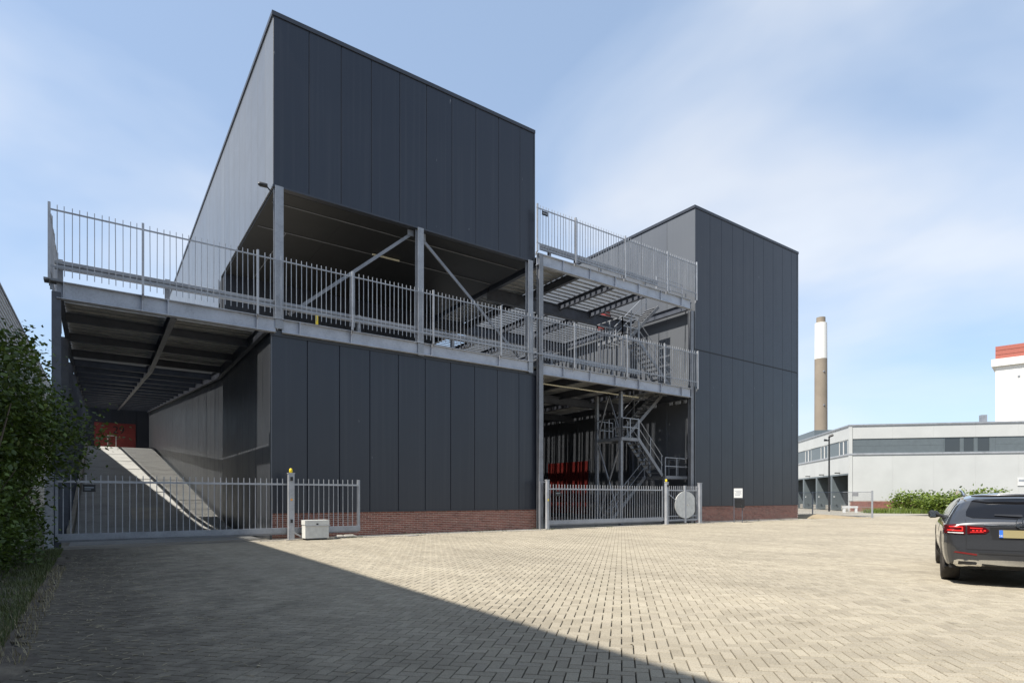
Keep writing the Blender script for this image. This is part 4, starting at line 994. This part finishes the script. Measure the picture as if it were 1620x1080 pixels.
def decal(name, mat, poly, axis='rear', off=0.006, parent=None, n=26, mirror=False, thick=True):
    """patch lying on the bodywork: polygon given in (y,z) from behind or (x,z) from the side, laid onto the body surface"""
    poly = [Vector((a, b_)) for a, b_ in poly]
    # dense outline, then rings towards the centroid
    out = []
    for a, b_ in zip(poly, poly[1:] + poly[:1]):
        for k in range(5): out.append(a.lerp(b_, k / 5))
    c = sum(out, Vector((0, 0))) / len(out); m = MB(); q = len(out); R_ = 6
    def hit(p):
        if axis == 'rear': o, d = Vector((-2, p.x, p.y)), Vector((1, 0, 0))
        elif axis == 'left': o, d = Vector((p.x, 3, p.y)), Vector((0, -1, 0))
        else: o, d = Vector((p.x, -3, p.y)), Vector((0, 1, 0))
        h_, nn, _, _ = bvh.ray_cast(o, d)
        if h_ is None:
            h_ = Vector((0.1, p.x, p.y)) if axis == 'rear' else Vector((p.x, 0.9 if axis == 'left' else -0.9, p.y)); nn = -d
        if nn.dot(d) > 0: nn = -nn
        return h_ + nn * off
    for r in range(R_ + 1):
        for p in out: m.v.append(tuple(hit(p.lerp(c, r / (R_ + 0.001)))))
    for r in range(R_):
        for k in range(q): m.f.append((r*q+k, r*q+(k+1) % q, (r+1)*q+(k+1) % q, (r+1)*q+k))
    return m.obj(name, mat, parent or car, True)
# glass
decal('rear_window', M.tint, [(-.56, 1.03), (0, 1.02), (.56, 1.03), (.64, 1.06), (.635, 1.12), (.55, 1.29), (.50, 1.315), (0, 1.325), (-.50, 1.315), (-.55, 1.29), (-.635, 1.12), (-.64, 1.06)], 'rear', 0.005)
for ax in ('left', 'right'):
    decal('quarter_window', M.tint, [(.62, 1.05), (1.02, 1.02), (1.02, 1.30), (.80, 1.27), (.66, 1.12)], ax)
    decal('rear_door_window', M.tint, [(1.06, 1.02), (1.95, 1.0), (1.95, 1.335), (1.5, 1.34), (1.06, 1.305)], ax)
    decal('front_door_window', M.tint, [(2.0, 1.0), (3.05, .985), (2.75, 1.17), (2.45, 1.29), (2.0, 1.335)], ax)
    decal('window_trim', M.chrome, [(.58, 1.025), (1.8, .985), (3.1, .965), (3.1, .98), (1.8, 1.0), (.60, 1.04)], ax, 0.009)
    decal('wheel_arch', M.trim, [(wx + 0.44 * math.cos(a), 0.36 + 0.44 * math.sin(a)) for a in np.linspace(-.28, math.pi + .28, 16)], ax, 0.004)
    decal('wheel_arch', M.trim, [(3.73 + 0.44 * math.cos(a), 0.36 + 0.44 * math.sin(a)) for a in np.linspace(-.28, math.pi + .28, 16)], ax, 0.004)
    decal('door_seam', M.trim, [(1.98, .35), (1.99, .35), (1.99, .98), (1.98, .98)], ax, 0.003)
    decal('sill_trim', M.trim, [(1.35, .25), (3.25, .25), (3.25, .34), (1.35, .34)], ax, 0.008)
# lights
def sgn(poly, s): return [(s * a, b_) for a, b_ in poly]
for s in (1, -1):
    l_ = decal('tail_light', M.taillens, sgn([(.90, .79), (.66, .785), (.655, .92), (.78, .93), (.89, .915), (.915, .87)], s), 'rear', 0.012)
    decal('lit_element', M.tailled, sgn([(.87, .835), (.69, .83), (.69, .845), (.86, .85)], s), 'rear', 0.016, l_); decal('lit_element', M.tailled, sgn([(.85, .885), (.69, .888), (.69, .90), (.84, .898)], s), 'rear', 0.016, l_); decal('lit_element', M.tailled, sgn([(.70, .835), (.685, .835), (.685, .895), (.70, .895)], s), 'rear', 0.0165, l_)
    decal('clear_lens', M.white, sgn([(.86, .80), (.68, .795), (.68, .81), (.86, .812)], s), 'rear', 0.016, l_)
    l2 = decal('tail_light', M.taillens, sgn([(.635, .79), (.42, .80), (.37, .845), (.42, .895), (.635, .92)], s), 'rear', 0.012)
    for q in range(4): decal('lit_element', M.tailled, sgn([(.575 - q * .045, .835), (.548 - q * .045, .835), (.548 - q * .045, .853), (.575 - q * .045, .853)], s), 'rear', 0.017, l2)
    decal('lit_element', M.tailled, sgn([(.60, .815), (.44, .82), (.44, .828), (.60, .825)], s), 'rear', 0.016, l2); decal('lit_element', M.tailled, sgn([(.60, .875), (.45, .87), (.45, .88), (.60, .888)], s), 'rear', 0.016, l2)
    decal('reflector', M.reflector, sgn([(.80, .505), (.52, .47), (.52, .495), (.78, .525)], s), 'rear', 0.008)
    # exhaust outlet
    e_ = decal('exhaust_trim', M.chrome, sgn([(.80, .34), (.76, .305), (.50, .30), (.46, .335), (.48, .385), (.53, .40), (.74, .405), (.79, .385)], s), 'rear', 0.014)
    decal('exhaust_opening', M.trim, sgn([(.745, .335), (.53, .33), (.52, .365), (.54, .375), (.74, .38)], s), 'rear', 0.018, e_)
decal('bumper_chrome', M.chrome, [(-.5, .355), (-.2, .335), (.2, .335), (.5, .355), (.5, .405), (.2, .415), (-.2, .415), (-.5, .405)], 'rear', 0.010)
decal('lower_valance', M.trim, [(-.44, .335), (-.2, .34), (.2, .34), (.44, .335), (.42, .30), (-.42, .30)], 'rear', 0.006)
decal('tailgate_seam', M.trim, [(-.64, .555), (.64, .555), (.64, .565), (-.64, .565)], 'rear', 0.003)
for s in (1, -1): decal('tailgate_seam', M.trim, sgn([(.645, .56), (.652, .56), (.652, 1.0), (.645, 1.0)], s), 'rear', 0.003)
decal('bumper_crease', M.trim, [(-.5, .49), (.5, .49), (.5, .50), (-.5, .50)], 'rear', 0.003)
decal('handle_strip', M.chrome, [(-.44, .925), (.44, .925), (.44, .933), (-.44, .933)], 'rear', 0.010)
decal('plate_recess', M.trim, [(-.34, .715), (.34, .715), (.37, .90), (-.37, .90)], 'rear', 0.002)
pl = decal('number_plate', M.plate, [(-.26, .745), (.26, .745), (.26, .86), (-.26, .86)], 'rear', 0.016)
decal('plate_band', M.blue, [(.215, .747), (.258, .747), (.258, .858), (.215, .858)], 'rear', 0.020, pl)
text('plate_letters', 'NL', M.white, pl, (0.018, .237, .775), (R(90), 0, R(-90)), 0.038)
# round star emblem on the tailgate
em = MB(); n = 24
for k in range(n):
    a0, a1 = 2 * math.pi * k / n, 2 * math.pi * (k+1) / n
    em.bar((0.02, .072 * math.cos(a0), .965 + .072 * math.sin(a0)), (0.02, .072 * math.cos(a1), .965 + .072 * math.sin(a1)), 0.012, 0.012, (1, 0, 0))
for a in (90, 210, 330): em.bar((0.02, 0, .965), (0.02, .068 * math.cos(R(a)), .965 + .068 * math.sin(R(a))), 0.016, 0.010, (1, 0, 0))
em.obj('emblem', M.chrome, car)
decal('wiper', M.trim, [(-.02, 1.04), (.30, 1.06), (.30, 1.075), (-.02, 1.075)], 'rear', 0.02)
MB().tube([(.60, -.55, 1.365), (.52, -.35, 1.372), (.50, 0, 1.378), (.52, .35, 1.372), (.60, .55, 1.365)], [0.012, 0.022, 0.024, 0.022, 0.012], 8).obj('spoiler', M.paint, car, True)
for s in (1, -1):
    MB().tube([(.72, s * .635, 1.37), (.85, s * .655, 1.435), (1.2, s * .665, 1.465), (2.2, s * .655, 1.46), (2.45, s * .65, 1.41)], 0.018, 8).obj('roof_rail', M.chrome, car, True)
    mi = MB(); mi.tube([(2.95, s * .84, .99), (2.96, s * .90, 1.0), (2.98, s * .955, 1.02), (2.99, s * 1.04, 1.02), (2.99, s * 1.075, 1.02)], [.03, .035, .075, .08, .045], 10); mi.obj('mirror', M.trim, car, True)
    mg = MB(); mg.box(2.90, min(s * .955, s * 1.05), .97, 2.91, max(s * .955, s * 1.05), 1.07); mg.obj('mirror_glass', M.chrome, car)
# wheels
def wheel(x, y, s):
    t = put('wheel', None, car, (x, y, 0.355)); prof = [(0.245, -.115), (.325, -.125), (.348, -.105), (.355, -.06), (.355, .06), (.348, .105), (.325, .125), (.245, .115)]
    m = MB(); n = 40
    for k in range(n):
        a = 2 * math.pi * k / n
        for r_, w_ in prof: m.v.append((r_ * math.cos(a), w_, r_ * math.sin(a)))
    q = len(prof)
    for k in range(n):
        for j in range(q - 1): m.f.append((k*q+j, k*q+j+1, ((k+1) % n)*q+j+1, ((k+1) % n)*q+j))
    m.obj('tyre', M.tyre, t, True)
    m = MB(); m.tube([(0, -.09, 0), (0, .06 * 1, 0)], 0.24, 28); m.obj('rim_well', M.trim, t)
    m = MB(); m.tube([(0, s * .055, 0), (0, s * .085, 0)], 0.06, 14)
    for k in range(10):
        a = 2 * math.pi * k / 10; m.bar((0.05 * math.cos(a), s * .08, 0.05 * math.sin(a)), (0.243 * math.cos(a), s * .085, 0.243 * math.sin(a)), 0.03, 0.03, (0, 1, 0))
    m.tube([(0, s * .07, 0), (0, s * .10, 0)], 0.03, 12); m.obj('rim', M.alloy, t)
for x in (wx, 3.73):
    for s in (1, -1): wheel(x, s * 0.815, s)
MB().box(.12, -.85, .26, 4.5, .85, .34).obj('underbody', M.black, car)
